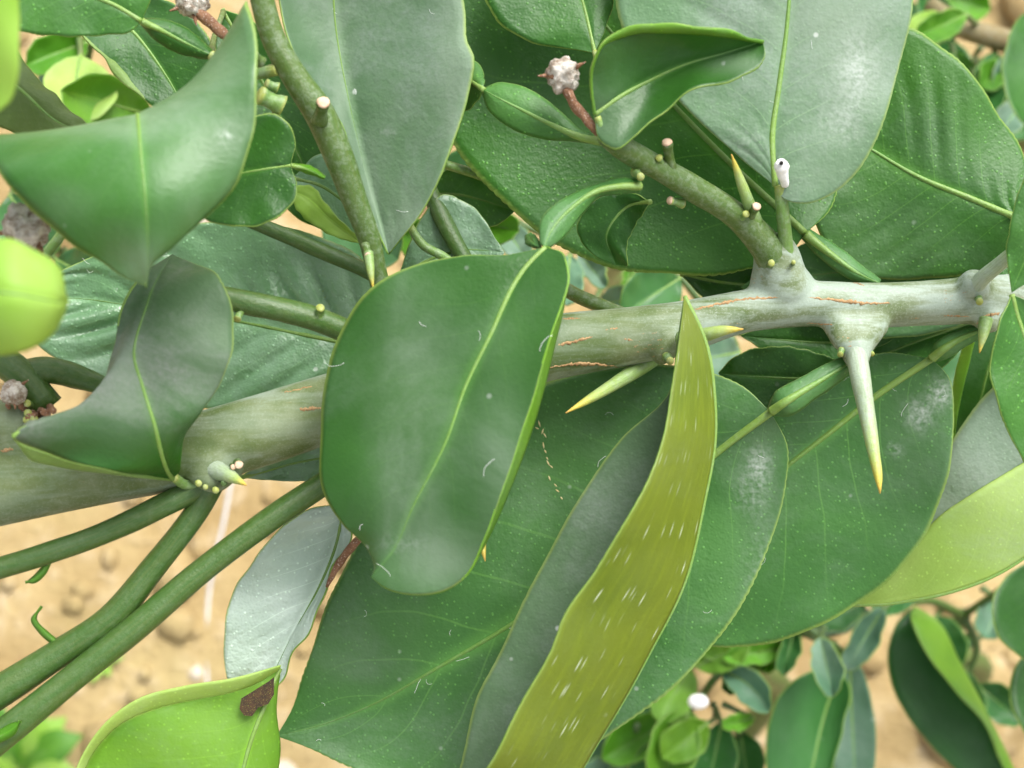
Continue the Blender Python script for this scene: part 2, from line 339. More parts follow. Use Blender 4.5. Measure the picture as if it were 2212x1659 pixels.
def stem_mat():
    m, nt, N = nodes('stem_bark'); tc = N('ShaderNodeTexCoord'); co = tc.outputs['Object']
    mp = N('ShaderNodeMapping', i_Vector=co, i_Scale=(.13, 1., 1.)); mp.inputs['Rotation'].default_value = (0, 0, R_(6))
    n = N('ShaderNodeTexNoise', i_Vector=mp.outputs[0], i_Scale=300., i_Detail=8., i_Roughness=.65, i_Distortion=.4).outputs[0]
    n0 = N('ShaderNodeTexNoise', i_Vector=co, i_Scale=70., i_Detail=5., i_Roughness=.6).outputs[0]
    n3 = N('ShaderNodeTexNoise', i_Vector=co, i_Scale=2400., i_Detail=3., i_Roughness=.7).outputs[0]
    mp2 = N('ShaderNodeMapping', i_Vector=co, i_Scale=(.10, 1., 1.)); mp2.inputs['Rotation'].default_value = (0, 0, R_(6))
    cr = N('ShaderNodeTexNoise', i_Vector=mp2.outputs[0], i_Scale=900., i_Detail=4., i_Roughness=.6).outputs[0]
    x = N('ShaderNodeSeparateXYZ', i_0=N('ShaderNodeVectorMath', operation='ADD', i_0=co, i_1=(0, 0, 0)).outputs[0]).outputs[0]
    green = mixc(N, ramp(N, n0, .35, .65), (.060, .100, .018), (.115, .145, .038))
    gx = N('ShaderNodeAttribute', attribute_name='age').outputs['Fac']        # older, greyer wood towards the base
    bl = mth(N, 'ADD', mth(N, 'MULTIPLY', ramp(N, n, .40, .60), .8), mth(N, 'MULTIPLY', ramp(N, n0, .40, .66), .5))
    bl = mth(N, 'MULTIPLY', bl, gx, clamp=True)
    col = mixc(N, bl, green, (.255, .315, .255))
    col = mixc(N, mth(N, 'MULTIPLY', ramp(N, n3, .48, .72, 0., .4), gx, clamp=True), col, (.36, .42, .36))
    col = mixc(N, ramp(N, n3, .45, .28, 0., .3), col, (.12, .16, .08))
    ck = mth(N, 'MULTIPLY', ramp(N, cr, .685, .72), ramp(N, n0, .52, .62))
    col = mixc(N, mth(N, 'MULTIPLY', ck, .85), col, (.42, .25, .10))
    hg = mth(N, 'ADD', mth(N, 'MULTIPLY', n, .7), mth(N, 'MULTIPLY', n3, .3)); hg = mth(N, 'ADD', hg, mth(N, 'MULTIPLY', ck, .8))
    bp = N('ShaderNodeBump', i_Strength=.5, i_Distance=.0003, i_Height=hg)
    s = N('ShaderNodeBsdfPrincipled', i_Base_Color=col, i_Roughness=.62, i_Normal=bp.outputs[0])
    N('ShaderNodeOutputMaterial', i_Surface=s.outputs[0]); MAT['bark'] = m
stem_mat()
UNDER = blade_mat('under_pale', (.15, .27, .045), (.20, .33, .065), dust=.2, dots=.35, vein=.5, rough=.5, trans=.30, bump=.3)
LIME = blade_mat('under_lime', (.085, .235, .006), (.145, .31, .014), dust=.16, dots=.5, vein=.4, rough=.48, trans=.34, bump=.35)
BRIGHT = blade_mat('under_bright_lime', (.29, .48, .065), (.40, .58, .13), dust=.34, dots=.4, vein=.2, rough=.5, trans=.34, bump=.35)
OLIVE = blade_mat('under_olive', (.115, .170, .007), (.150, .200, .012), dust=.05, dots=.0, vein=.0, rough=.5, trans=.25, fleck=.85, bump=.3)
RIM = plain('leaf_rim', (.16, .30, .05), (.26, .40, .09), 300, .5, trans=.3)
RIB = along('midrib_green', [(0, (.17, .29, .05)), (.5, (.12, .25, .035)), (1, (.06, .17, .025))], .5, .12)
def lset(name, under=None, rib=None, rim=None, **k): return [blade_mat(name, **k), under or UNDER, rim or RIM, rib or RIB]
GREEN = lset('leaf_green', base=(.024, .110, .007), light=(.043, .160, .013), dust=.10, dots=.8, vein=.6, rough=.42, bump=.5, leather=.55, spec=.32)
DEEP = lset('leaf_deep_green', base=(.016, .080, .006), light=(.027, .112, .009), dust=.07, dots=.6, vein=.5, rough=.40)
SMOOTH = lset('leaf_smooth_green', base=(.017, .085, .005), light=(.028, .118, .009), dust=.18, dots=.03, vein=.22, rough=.34, bump=.35, leather=.5, dustcol=(.22, .29, .23), dscale=30)
MID = lset('leaf_mid_green', base=(.028, .115, .014), light=(.046, .160, .023), dust=.24, dots=.7, vein=.7, rough=.40, bump=.5, dustcol=(.25, .32, .26), leather=.7, spec=.34)
DUSTY = lset('leaf_dusty', base=(0.052, 0.147, 0.043), light=(0.079, 0.195, 0.066), dust=.66, dots=.4, vein=.8, rough=.44, dscale=26, bump=.45, dustcol=(.32, .38, .34), leather=.6, spec=.4)
GREY = lset('leaf_grey', base=(.058, .140, .050), light=(.085, .175, .072), dust=.62, dots=.1, vein=.2, rough=.42, bump=.5, dustcol=(.27, .32, .29))
TWIST = lset('leaf_twisted', base=(.014, .080, .005), light=(.024, .108, .009), dust=1.0, dots=.05, vein=.2, rough=.42, bump=.4, dustcol=(.27, .28, .27), dgrad=(.15, .6))
PALE = lset('leaf_pale', base=(.095, .235, .085), light=(.15, .31, .145), dust=.5, dots=.6, vein=.5, rough=.25, bump=.8, leather=1.3, dustcol=(.36, .45, .40), spec=.75)
BLOOM = lset('leaf_blue_bloom', base=(.30, .40, .33), light=(.42, .51, .45), dust=.75, dots=.6, vein=.6, rough=.36, bump=1.0, leather=1.3, dustcol=(.52, .60, .56), spec=.5)
YOUNG = lset('leaf_young', LIME, base=(.055, .19, .005), light=(.10, .28, .010), dust=.10, dots=.2, vein=.4, rough=.42, trans=.34)
LIMEY = lset('leaf_lime', BRIGHT, base=(.21, .41, .035), light=(.30, .49, .075), dust=.2, dots=.1, vein=.15, rough=.45, trans=.38, bump=.2)
OLIVESET = lset('leaf_grey_olive', OLIVE, base=(0.060, 0.130, 0.047), light=(0.085, 0.171, 0.072), dust=.55, dots=.2, vein=.2, rough=.44, bump=.6, dustcol=(.25, .30, .26))
FARS = lset('leaf_far', LIME, base=(0.019, 0.094, 0.015), light=(0.034, 0.136, 0.025), dust=.10, dots=0, vein=.2, rough=.30, bump=.15)
FARB = lset('leaf_far_blue', base=(.055, .145, .075), light=(.09, .20, .115), dust=.35, dots=0, vein=.2, rough=.36, bump=.15)
SHOOT = along('shoot', [(0, (.060, .115, .016)), (1, (.050, .108, .014))], .5, .26)
SHOOTD = along('shoot_dark', [(0, (.032, .085, .010)), (1, (.042, .105, .014))], .45, .06)
MAT['shoot'] = SHOOT
PET = along('petiole_green', [(0, (.30, .34, .07)), (.15, (.13, .24, .05)), (.85, (.12, .24, .05)), (1, (.30, .34, .07))], .5, .3)
BROWN = along('brown_wood', [(0, (.20, .13, .05)), (1, (.16, .12, .045))], .7, .3)
THORN = along('thorn_grey', [(0, (.33, .39, .32)), (.5, (.27, .36, .20)), (.78, (.30, .40, .10)), (.92, (.55, .45, .06)), (1, (.52, .30, .04))], .5, .6, tip=True)
THORNY = along('thorn_yellow', [(0, (.13, .24, .05)), (.4, (.21, .33, .09)), (.72, (.30, .38, .09)), (.9, (.50, .40, .05)), (1, (.45, .25, .04))], .5, .3, tip=True)
STUB = plain('stub_cut', (.50, .34, .22), (.62, .46, .34), 900, .8)
DRY = plain('dry_brown', (.15, .07, .035), (.25, .13, .07), 500, .85, bump=.8, c=(.5, .42, .36))
WOOL = plain('dry_wool', (.19, .135, .09), (.58, .55, .49), 420, .95, bump=1, bdist=.0006, c=(.70, .67, .63))
CRACK = plain('bark_crack', (.37, .235, .11), (.27, .16, .07), 700, .85, bump=.6, c=(.50, .38, .22))
WHITE = plain('white_case', (.72, .72, .72), (.80, .80, .80), 900, .8, bump=.5)
BLACK = plain('dark_hole', (.01, .01, .01), (.02, .015, .01), 900, .9)
PLASTIC = plain('white_twine', (.42, .42, .43), (.52, .52, .52), 80, .4, bump=.1)
LINT = plain('lint', (.70, .74, .70), (.80, .82, .80), 300, .7, bump=0)
NECRO = plain('necrotic_brown', (.022, .012, .007), (.055, .026, .011), 900, .8, bump=.6, c=(.25, .24, .03))

# ------------------------------------------------------------------ ground
def soil():
    m, nt, N = nodes('soil'); co = N('ShaderNodeTexCoord').outputs['Object']
    n = N('ShaderNodeTexNoise', i_Vector=co, i_Scale=9., i_Detail=10., i_Roughness=.68).outputs[0]
    n2 = N('ShaderNodeTexNoise', i_Vector=co, i_Scale=60., i_Detail=8., i_Roughness=.7).outputs[0]
    n3 = N('ShaderNodeTexNoise', i_Vector=co, i_Scale=5., i_Detail=6., i_Roughness=.6).outputs[0]
    col = mixc(N, ramp(N, n, .32, .66), (.36, .25, .11), (.53, .40, .195))
    col = mixc(N, ramp(N, n2, .5, .75, 0, .75), col, (.68, .56, .39))
    col = mixc(N, ramp(N, n2, .42, .28, 0, .7), col, (.26, .16, .09))
    col = mixc(N, ramp(N, n3, .55, .72, 0, .30), col, (.36, .36, .14))
    bp = N('ShaderNodeBump', i_Strength=.9, i_Distance=.01, i_Height=mth(N, 'ADD', n, n2))
    s = N('ShaderNodeBsdfPrincipled', i_Base_Color=col, i_Roughness=.95, i_Normal=bp.outputs[0]); s.inputs['Specular IOR Level'].default_value = .15
    N('ShaderNodeOutputMaterial', i_Surface=s.outputs[0]); return m
SOIL = soil()
gx = np.r_[-120, -40, -12, -4, np.linspace(-1.2, 1.2, 121), 4, 12, 40, 120]
GXX, GYY = np.meshgrid(gx, gx, indexing='ij'); rg = np.random.RandomState(4)
GZ = np.zeros_like(GXX)
for k in range(26):
    f = 6 * 1.22 ** (k % 13); a = rg.rand() * 6.28; GZ += math.sin(1 + k) * .022 / f * 6 * .35 * np.sin(GXX * f * math.cos(a) + GYY * f * math.sin(a) + rg.rand() * 6)
GZ *= (np.maximum(abs(GXX), abs(GYY)) < 1.21); GZ -= GZ.max()
n = len(gx)
go = build('ground', np.stack([GXX.ravel(), GYY.ravel(), GZ.ravel()], 1), [(i*n+j, (i+1)*n+j, (i+1)*n+j+1, i*n+j+1) for i in range(n-1) for j in range(n-1)], None, [SOIL])
go['kind'] = 'structure'; go['label'] = 'bare tan soil under the saplings'
def gz(x, y): return GZ[np.abs(gx - x).argmin(), np.abs(gx - y).argmin()]
# clods and small stones lying about
ICO = None
def ico():
    import bmesh
    b = bmesh.new(); bmesh.ops.create_icosphere(b, subdivisions=1, radius=1); V = np.array([v.co[:] for v in b.verts]); F = [tuple(v.index for v in f.verts) for f in b.faces]; b.free(); return V, F
IV, IF = ico()
V = []; F = []; MI = []
for k in range(1700):
    c = np.array((rg.uniform(-.55, .55), rg.uniform(-.25, .85), 0)); c[2] = gz(c[0], c[1])
    s = min(.022, .0035 + rg.exponential(.0035)); b = len(V)
    vv = IV * (1 + .35 * (rg.rand(len(IV), 1) - .5)) * s * np.array((rg.uniform(.8, 1.4), rg.uniform(.8, 1.4), rg.uniform(.5, .8)))
    V += [c + v + (0, 0, s * .2) for v in vv]; F += [tuple(b + i for i in f) for f in IF]; mi = 1 if rg.rand() < .10 else 0; MI += [mi] * len(IF)
PEB = plain('pebble_pale', (.42, .36, .27), (.54, .48, .39), 90, .8)
cl = build('soil_clods', V, F, None, [SOIL, PEB], MI); cl['kind'] = 'stuff'; cl['label'] = 'loose clods and pale pebbles scattered on the soil'; cl['category'] = 'clods'

# ------------------------------------------------------------------ the sapling in focus
ROOT = np.array((.47, .10, 0.0)); ROOT[2] = gz(.47, .10) - .01
T = thing('citrus_sapling', 'thorny citrus sapling with grey waxy stem and broad glossy dark green leaves', 'sapling', ROOT, 'citrus saplings')
# main stem: tube and node shoulders fused into one skin
def fused_stem(name, parent, tubes, mat, voxel=.00045):
    V = []; F = []
    for pts, n, k, rough, seed in tubes:
        pd = filld([(p[0], p[1]) + ((p[3],) if len(p) > 3 else ()) for p in pts])
        c4 = np.array([list(P(*q)) + [p[2] * PX(q[2])] for p, q in zip(pts, pd)])
        s = spline(c4, n); v, f, _ = tube_geo(s[:, :3], s[:, 3], k, rough, seed); b = len(V)
        V += list(v); F += [tuple(b + i for i in q) for q in f]
    me = bpy.data.meshes.new('tmp'); me.from_pydata([tuple(v) for v in V], [], F); me.update()
    o = bpy.data.objects.new('tmp', me); scn.collection.objects.link(o)
    m = o.modifiers.new('r', 'REMESH'); m.mode = 'VOXEL'; m.voxel_size = voxel; m.use_smooth_shade = True
    m2 = o.modifiers.new('s', 'SMOOTH'); m2.factor = .5; m2.iterations = 22
    dg = bpy.context.evaluated_depsgraph_get(); me2 = bpy.data.meshes.new_from_object(o.evaluated_get(dg)); bpy.data.objects.remove(o)
    me2.name = name; me2.polygons.foreach_set('use_smooth', [True] * len(me2.polygons))
    co = np.empty(len(me2.vertices) * 3); me2.vertices.foreach_get('co', co); co = co.reshape(-1, 3)
    at = me2.attributes.new('age', 'FLOAT', 'POINT')
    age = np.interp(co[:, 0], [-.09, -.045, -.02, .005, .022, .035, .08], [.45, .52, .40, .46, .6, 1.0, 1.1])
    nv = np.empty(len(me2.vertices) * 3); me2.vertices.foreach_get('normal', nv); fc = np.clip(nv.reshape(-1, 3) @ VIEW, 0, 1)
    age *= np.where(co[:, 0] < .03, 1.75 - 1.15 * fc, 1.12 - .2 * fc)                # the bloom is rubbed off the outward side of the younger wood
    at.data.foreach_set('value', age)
    return link(name, me2, parent, [mat])
STEMC = [(2330, 640, 54, 17.0), (2200, 645, 53), (2106, 649, 52), (1956, 657, 50, 16.5), (1860, 660, 51), (1780, 656, 50), (1700, 659, 50), (1606, 672, 47), (1480, 704, 57, 16.2), (1350, 727, 65),
         (1206, 748, 72, 16.0), (950, 815, 72), (720, 880, 72, 15.6), (560, 930, 76), (400, 975, 78, 15.3), (200, 1015, 78), (60, 1045, 76, 15.0), (-80, 1085, 70), (-200, 1140, 62, 14.6)]
stem = fused_stem('main_stem', T, [
    (STEMC, 170, 28, .045, 3),
    ([(1696, 672, 40, 16.4), (1692, 630, 66, 16.35), (1684, 596, 62, 16.2), (1680, 562, 52, 16.1), (1676, 525, 38, 15.95), (1672, 505, 20, 15.9)], 24, 20, .05, 5),
    ([(1640, 650, 26, 16.3), (1655, 610, 36, 16.2), (1652, 560, 26, 16.3), (1640, 510, 18, 16.5)], 20, 16, .05, 12),
    ([(1846, 655, 30, 16.4), (1846, 690, 50, 16.4), (1848, 722, 50, 16.25), (1849, 750, 40, 16.05), (1852, 780, 26, 15.85), (1855, 802, 16, 15.62)], 24, 20, .05, 6),
    ([(1780, 668, 24, 16.4), (1808, 690, 36, 16.25), (1816, 722, 30, 16.05), (1818, 752, 16, 15.9)], 18, 16, .05, 13),
    ([(1905, 668, 24, 16.4), (1890, 692, 34, 16.3), (1880, 722, 28, 16.1), (1874, 752, 14, 16.0)], 18, 16, .05, 14),
    ([(1450, 705, 40, 16.2), (1436, 738, 48, 15.9), (1428, 768, 28, 15.8), (1422, 780, 12, 15.9)], 16, 20, .05, 7),
    ([(2106, 650, 36, 16.8), (2104, 622, 40, 16.35), (2106, 604, 28, 16.1), (2112, 596, 14, 16.0)], 14, 18, .05, 8),
    ([(2140, 660, 40, 16.8), (2136, 690, 34, 16.5), (2132, 708, 16, 16.3)], 12, 16, .05, 9),
    ([(455, 960, 50, 15.4), (455, 1015, 62, 15.1), (450, 1045, 44, 15.0), (446, 1058, 24, 15.0)], 16, 20, .08, 10),
    ([(60, 1010, 50, 15.0), (40, 930, 60, 14.9), (20, 880, 48, 14.8), (10, 860, 26, 14.8)], 14, 18, .10, 11),
], MAT['bark'])
# the stem runs on out of the picture and down to the soil
e0 = P(2320, 641, 17.0); r0 = 55 * PX(17)
tube('lower_stem', T, [(*e0, r0), (*(e0 * .72 + ROOT * .28 + (0, 0, .07)), r0 * 1.08), (*(e0 * .33 + ROOT * .67 + (.01, 0, .08)), r0 * 1.25), (*(ROOT + (0, 0, .06)), r0 * 1.5), (*ROOT, r0 * 1.8)], SHOOTD, n=40, k=14, world=True)
# bark cracks: thin corky ridges standing just proud of the skin
from mathutils.bvhtree import BVHTree
SBV = BVHTree.FromPolygons([v.co + Vector(T['_o']) for v in stem.data.vertices], [p.vertices[:] for p in stem.data.polygons])
def onto(x, y, bv=SBV):
    d = P(x, y, 16) - CL; d /= np.linalg.norm(d); h = bv.ray_cast(Vector(CL), Vector(d)); return None if h[0] is None else (np.array(h[0]), np.array(h[1]))
def crack(pts, wpx, seed):
    rng = np.random.RandomState(seed); s = spline(np.array(pts, float), max(30, int(abs(pts[-1][0] - pts[0][0]) / 4))); c = []; r = []
    for i, p in enumerate(s):
        h = onto(p[0], p[1] + rng.uniform(-1.6, 1.6))
        if h is None: continue
        t = i / (len(s) - 1); c.append(h[0] - h[1] * .00012); r.append((wpx * (math.sin(math.pi * t) ** .5) * rng.uniform(.45, 1.25) + .5) * PX(16))
    if len(c) > 4:
        v, f, uv = tube_geo(np.array(c), np.array(r), 6, .2, seed); build('bark_crack', v, f, stem, [CRACK], uv=uv)
crack([(1490, 672), (1560, 655), (1620, 645), (1690, 643)], 4.0, 1); crack([(1740, 642), (1800, 648), (1860, 654), (1935, 654)], 4.0, 2)
crack([(1720, 698), (1780, 700), (1820, 703)], 2.2, 3); crack([(1195, 747), (1240, 738), (1290, 724)], 3.6, 4); crack([(1180, 795), (1240, 787), (1300, 787), (1345, 795)], 4.4, 5)
crack([(1210, 689), (1260, 687)], 2.6, 6); crack([(2030, 682), (2100, 684)], 2.5, 7); crack([(2120, 684), (2165, 676)], 3.5, 8); crack([(640, 885), (700, 880)], 4, 9)
crack([(600, 850), (690, 832)], 2.4, 10); crack([(1345, 732), (1370, 735)], 2, 11); crack([(1300, 713), (1345, 708)], 1.8, 12); crack([(1830, 606), (1870, 618)], 3, 13)
crack([(1490, 640), (1440, 652)], 2, 14); crack([(0, 975), (30, 970)], 4, 15); crack([(1960, 690), (1995, 686)], 1.6, 16); crack([(1560, 700), (1610, 698)], 1.4, 17)
rr = random.Random(5)
for cx, cy, n_, sp in ((1640, 590, 8, 26), (1815, 738, 7, 22), (2063, 640, 9, 22), (1400, 752, 9, 30), (2125, 690, 5, 14), (1395, 735, 8, 34)):
    for k in range(n_):
        x = cx + rr.uniform(-sp, sp); y = cy + rr.uniform(-sp*.6, sp*.6); l = rr.uniform(5, 12); crack([(x - l, y + 2), (x, y), (x + l, y - 2)], 1.3, 100 + k + cx)

# thorns
def thorn(pts, mat, par=None, n=26): return tube('thorn', par or stem, pts, mat, n=n, k=14, rough=.02)
thorn([(1849, 760, 22, 15.9), (1857, 805, 22, 15.55), (1872, 890, 17.5, 15.3), (1888, 980, 13, 15.0), (1898, 1035, 8, 14.85), (1901, 1066, 1.2, 14.8)], THORN)
thorn([(1425, 765, 18, 16.5), (1380, 795, 18, 16.2), (1320, 834, 13.5, 15.8), (1265, 867, 8.5, 15.3), (1222, 892, 1.2, 14.9)], THORNY)
thorn([(1470, 735, 20, 15.4), (1520, 724, 16, 15.1), (1570, 713, 10, 14.9), (1606, 711, 1.2, 14.8)], THORNY)
thorn([(2130, 690, 16, 16.2), (2124, 722, 11, 16.1), (2116, 762, 1.2, 16.0)], THORNY)
thorn([(2100, 630, 24, 16.3), (2118, 605, 18, 16.0), (2160, 570, 16, 15.7), (2200, 535, 14, 15.4), (2290, 450, 4, 15.0)], THORN)
thorn([(1015, 1000, 20, 16.2), (1028, 1110, 16, 15.7), (1040, 1170, 10, 15.4), (1048, 1212, 1.2, 15.2)], THORNY)
thorn([(455, 1010, 24, 14.9), (500, 1030, 14, 14.5), (532, 1048, 2, 14.2)], THORN)

# side shoots
def shoot(pts, mat=SHOOT, name='branch', par=None, n=46, seed=0): return tube(name, par or T, pts, mat, n=n, k=14, rough=.05, seed=seed)
def stub(par, a, b, r, cut=True, mat=SHOOT):
    o = tube('bud_stub', par, [(a[0], a[1], r*1.25, a[2]), ((a[0]*.4 + b[0]*.6), (a[1]*.4 + b[1]*.6), r*.9, (a[2]+b[2])/2), (b[0], b[1], r, b[2])], mat, n=14, k=12, rough=.08)
    if cut:
        dx, dy = b[0]-a[0], b[1]-a[1]; l = math.hypot(dx, dy) + 1e-6
        p = np.array(P(*b)); q = p + (p - P(*a)) / (np.linalg.norm(p - P(*a)) + 1e-9) * r * .35 * PX(b[2])
        v, f, uv = tube_geo(np.array([p, (p+q)/2, q]), np.array([r*.92, r*.98, r*.7]) * PX(b[2]), 12, .12, 3); build('bud_stub', v, f, par, [STUB], uv=uv)
    return o
b2 = shoot([(1690, 600, 48, 16.2), (1660, 540, 36, 15.9), (1600, 474, 30, 15.6), (1500, 408, 29, 15.2), (1420, 362, 26, 14.8), (1370, 335, 26, 14.5), (1330, 312, 22, 14.2), (1300, 300, 12, 14.1)], seed=2)
stub(b2, (1450, 372, 14.9), (1441, 308, 14.4), 12); stub(b2, (1432, 365, 14.8), (1423, 340, 14.5), 8, False, PET)
stub(b2, (1475, 440, 15.3), (1447, 433, 15.1), 9, True, PET); stub(b2, (1618, 470, 15.5), (1634, 446, 15.1), 10); stub(b2, (1372, 372, 14.6), (1384, 382, 14.3), 9, False, PET)
stub(b2, (1600, 470, 15.4), (1612, 462, 15.2), 8, False, PET)
thorn([(1632, 480, 16, 15.6), (1614, 430, 13, 15.3), (1595, 378, 9, 15.1), (1580, 333, 1.2, 14.9)], THORNY, b2)
p4 = shoot([(1700, 600, 28, 16.1), (1697, 530, 16, 15.8), (1692, 470, 15, 15.5), (1684, 398, 13, 15.25)], name='leaf_stalk', mat=PET, seed=4)
b1 = shoot([(545, -160, 26, 13.6), (562, -20, 26, 13.8), (590, 80, 27, 14.0), (640, 170, 29, 14.2), (690, 245, 34, 14.4), (728, 330, 34, 14.6), (765, 430, 28, 14.9), (796, 510, 24, 15.1), (815, 590, 22, 15.3), (860, 760, 22, 15.9)], seed=5)
stub(b1, (690, 262, 14.2), (698, 222, 13.7), 15); stub(b1, (790, 530, 15.0), (796, 552, 14.8), 9); stub(b1, (610, 230, 14.2), (560, 205, 14.0), 20, False, PET); stub(b1, (600, 190, 14.1), (575, 180, 14.0), 10, False, PET)
thorn([(796, 545, 11, 14.85), (800, 580, 9, 14.75), (806, 622, 1.5, 14.7)], THORNY, b1)
stub(b1, (565, 135, 13.8), (548, 118, 13.6), 11)
b3 = shoot([(470, 640, 24, 14.6), (540, 655, 26, 14.9), (620, 672, 27, 15.1), (690, 692, 27, 15.3), (760, 722, 28, 15.5), (860, 790, 30, 15.8)], SHOOTD, seed=6)
stub(b3, (690, 690, 15.2), (692, 664, 15.0), 10, False, PET); stub(b3, (520, 670, 14.8), (512, 690, 14.7), 9, False, PET)
s1 = shoot([(450, 1040, 30, 15.2), (400, 1068, 27, 15.1), (330, 1103, 25, 15.0), (220, 1153, 24, 14.9), (110, 1193, 24, 14.7), (0, 1227, 25, 14.6), (-140, 1265, 22, 14.4)], SHOOTD, seed=7)
s2 = shoot([(462, 1040, 26, 15.1), (440, 1080, 26, 15.2), (385, 1160, 26, 15.2), (330, 1228, 28, 15.2), (240, 1335, 30, 15.1), (130, 1410, 32, 15.0), (0, 1495, 36, 14.8), (-140, 1590, 32, 14.6)], SHOOTD, seed=8)
s3 = shoot([(900, 900, 24, 16.0), (720, 1030, 25, 15.6), (600, 1110, 26, 15.4), (450, 1222, 27, 15.2), (300, 1350, 29, 15.0), (150, 1470, 31, 14.8), (0, 1592, 34, 14.6), (-140, 1710, 30, 14.4)], SHOOTD, seed=9)
b4 = shoot([(100, 880, 40, 14.9), (40, 805, 36, 14.7), (-60, 740, 34, 14.4), (-200, 650, 28, 13.5), (-330, 480, 24, 11.5), (-340, 250, 18, 9.5), (-300, 0, 14, 8.3)], SHOOTD, seed=10)
b5 = shoot([(20, 815, 30, 14.8), (110, 800, 30, 14.9), (190, 822, 24, 15.1), (250, 842, 16, 15.2)], SHOOTD, seed=11)
for k in range(16):
    a = (rr.uniform(20, 120), rr.uniform(850, 930)); stub(stem, (a[0], a[1], 14.7), (a[0] + rr.uniform(-14, 14), a[1] + rr.uniform(-14, 14), 14.3), rr.uniform(5, 9), False, DRY if k % 3 else PET)
for x, y in ((440, 1048), (462, 1055), (480, 1040), (425, 1040), (500, 1005), (512, 1000)):
    stub(stem, (x, y, 15.0), (x + 4, y + 4, 14.5), rr.uniform(6, 10), x > 490, PET if x < 470 else SHOOT)
for x, y, r in ((1664, 568, 8), (1712, 566, 5)): stub(stem, (x, y + 8, 15.9), (x + 2, y, 15.55), r, False, PET)
stub(stem, (1818, 756, 15.9), (1815, 766, 15.8), 7, False, PET); stub(stem, (1878, 756, 16.0), (1884, 765, 15.9), 6, False, PET)
stub(stem, (1440, 770, 15.6), (1448, 780, 15.4), 9, False, PET); stub(stem, (2112, 640, 16.2), (2116, 652, 15.9), 8, False, PET)
# little scale leaves on the lower shoots
leaf(s1, [(100, 1208, 14.8), (86, 1228), (64, 1250), (54, 1258)], [(106, 1210, 14.7), (90, 1236), (68, 1255), (54, 1258)], [(114, 1210, 14.8), (98, 1242), (72, 1261), (54, 1258)], YOUNG, nt=20, ns=4, rib=.0002, serr=0, wob=0, name='scale_leaf')
leaf(s2, [(136, 1388, 15.0), (104, 1364), (80, 1336), (90, 1310)], [(130, 1396, 14.9), (94, 1366), (73, 1338), (90, 1310)], [(124, 1402, 15.0), (84, 1368), (66, 1338), (90, 1310)], YOUNG, nt=20, ns=4, rib=.0002, serr=0, wob=0, name='scale_leaf')
leaf(s3, [(-20, 1590, 14.2), (0, 1575), (30, 1560), (44, 1558)], [(-20, 1600, 14.1), (5, 1588), (30, 1572), (44, 1558)], [(-20, 1612, 14.2), (8, 1602), (34, 1585), (44, 1558)], YOUNG, nt=20, ns=4, rib=.0002, serr=0, wob=0, name='scale_leaf')

# ---- leaves near the lens, left
leaf(T, [(-70, 330, 13.2), (-75, 285, 12), (0, 372, 11.2), (90, 470), (180, 548, 11.3), (250, 592), (318, 620, 11.6)],
     [(285, 320, 13.6), (298, 250, 11.9), (303, 330, 11.1), (312, 430, 10.9), (320, 540, 11.2), (318, 620, 11.6)],
     [(520, 60, 13.2), (539, 8, 12.3), (551, 120, 11.6), (547, 280, 11.5), (490, 430), (350, 540, 11.4), (312, 585), (318, 620, 11.6)], SMOOTH, nt=130, crease=.25, wob=.0008,
     powder=[(488, 296, 14, 18, 1.4)], film_sheen=[(470, 330, 130, 240, .8), (310, 570, 70, 70, .8), (140, 440, 70, 50, .35), (250, 260, 260, 36, .7)], label='broad blurred leaf arching over with its tip pointing down')
leaf(T, [(-200, -220, 8.6), (-230, 0, 8.2), (-180, 200), (-60, 285, 8.8)], [(-200, -220, 8.6), (-90, -40, 8.0), (-60, 140), (-60, 285, 8.8)], [(-200, -220, 8.6), (25, -120, 8.2), (38, 60, 8.2), (28, 200, 8.4), (-60, 285, 8.8)], LIMEY, nt=60, crease=.2)
leaf(T, [(-260, 600, 9.6), (-60, 512, 8.6), (40, 518, 8.5), (112, 568), (150, 650, 9.2)], [(-260, 640, 9.6), (-90, 630, 8.4), (30, 635, 8.2), (110, 650, 8.5), (150, 650, 9.2)], [(-260, 700, 9.6), (-60, 780, 8.7), (50, 752, 8.6), (128, 716), (150, 650, 9.2)], LIMEY, nt=60, crease=.2,
     label='pale lime blurred leaf with a rounded tip')
leaf(T, [(374, 1036, 14.6), (250, 1018, 13.2), (120, 985), (24, 936, 12.2), (130, 906, 12.6), (205, 848, 13.0), (240, 740), (290, 610, 13.6), (372, 548, 14.3)],
     [(374, 1036, 14.6), (350, 990, 13.7), (332, 910, 13.2), (310, 836), (290, 770, 13.1), (320, 650, 13.5), (372, 548, 14.3)],
     [(374, 1036, 14.6), (392, 985, 14.0), (420, 915, 13.6), (465, 850), (500, 765, 13.5), (504, 690), (470, 600, 13.8), (372, 548, 14.3)], TWIST, nt=120, film_sheen=[(450, 740, 60, 120, .6), (270, 780, 40, 120, .7)], crease=.5, wob=.001,
     lip=('L', [(374, 1040, 14.7), (250, 1026, 13.3), (120, 1008), (60, 990, 12.6), (130, 930, 13.2), (215, 862, 13.6), (252, 745), (298, 615, 14), (374, 550, 14.5)], .3, UNDER),
     label='grey-green blurred leaf twisted against the stem')
shoot([(374, 1030, 10, 14.6), (400, 1046, 11, 14.9), (440, 1045, 12, 15.1)], name='leaf_stalk', mat=PET, n=14)
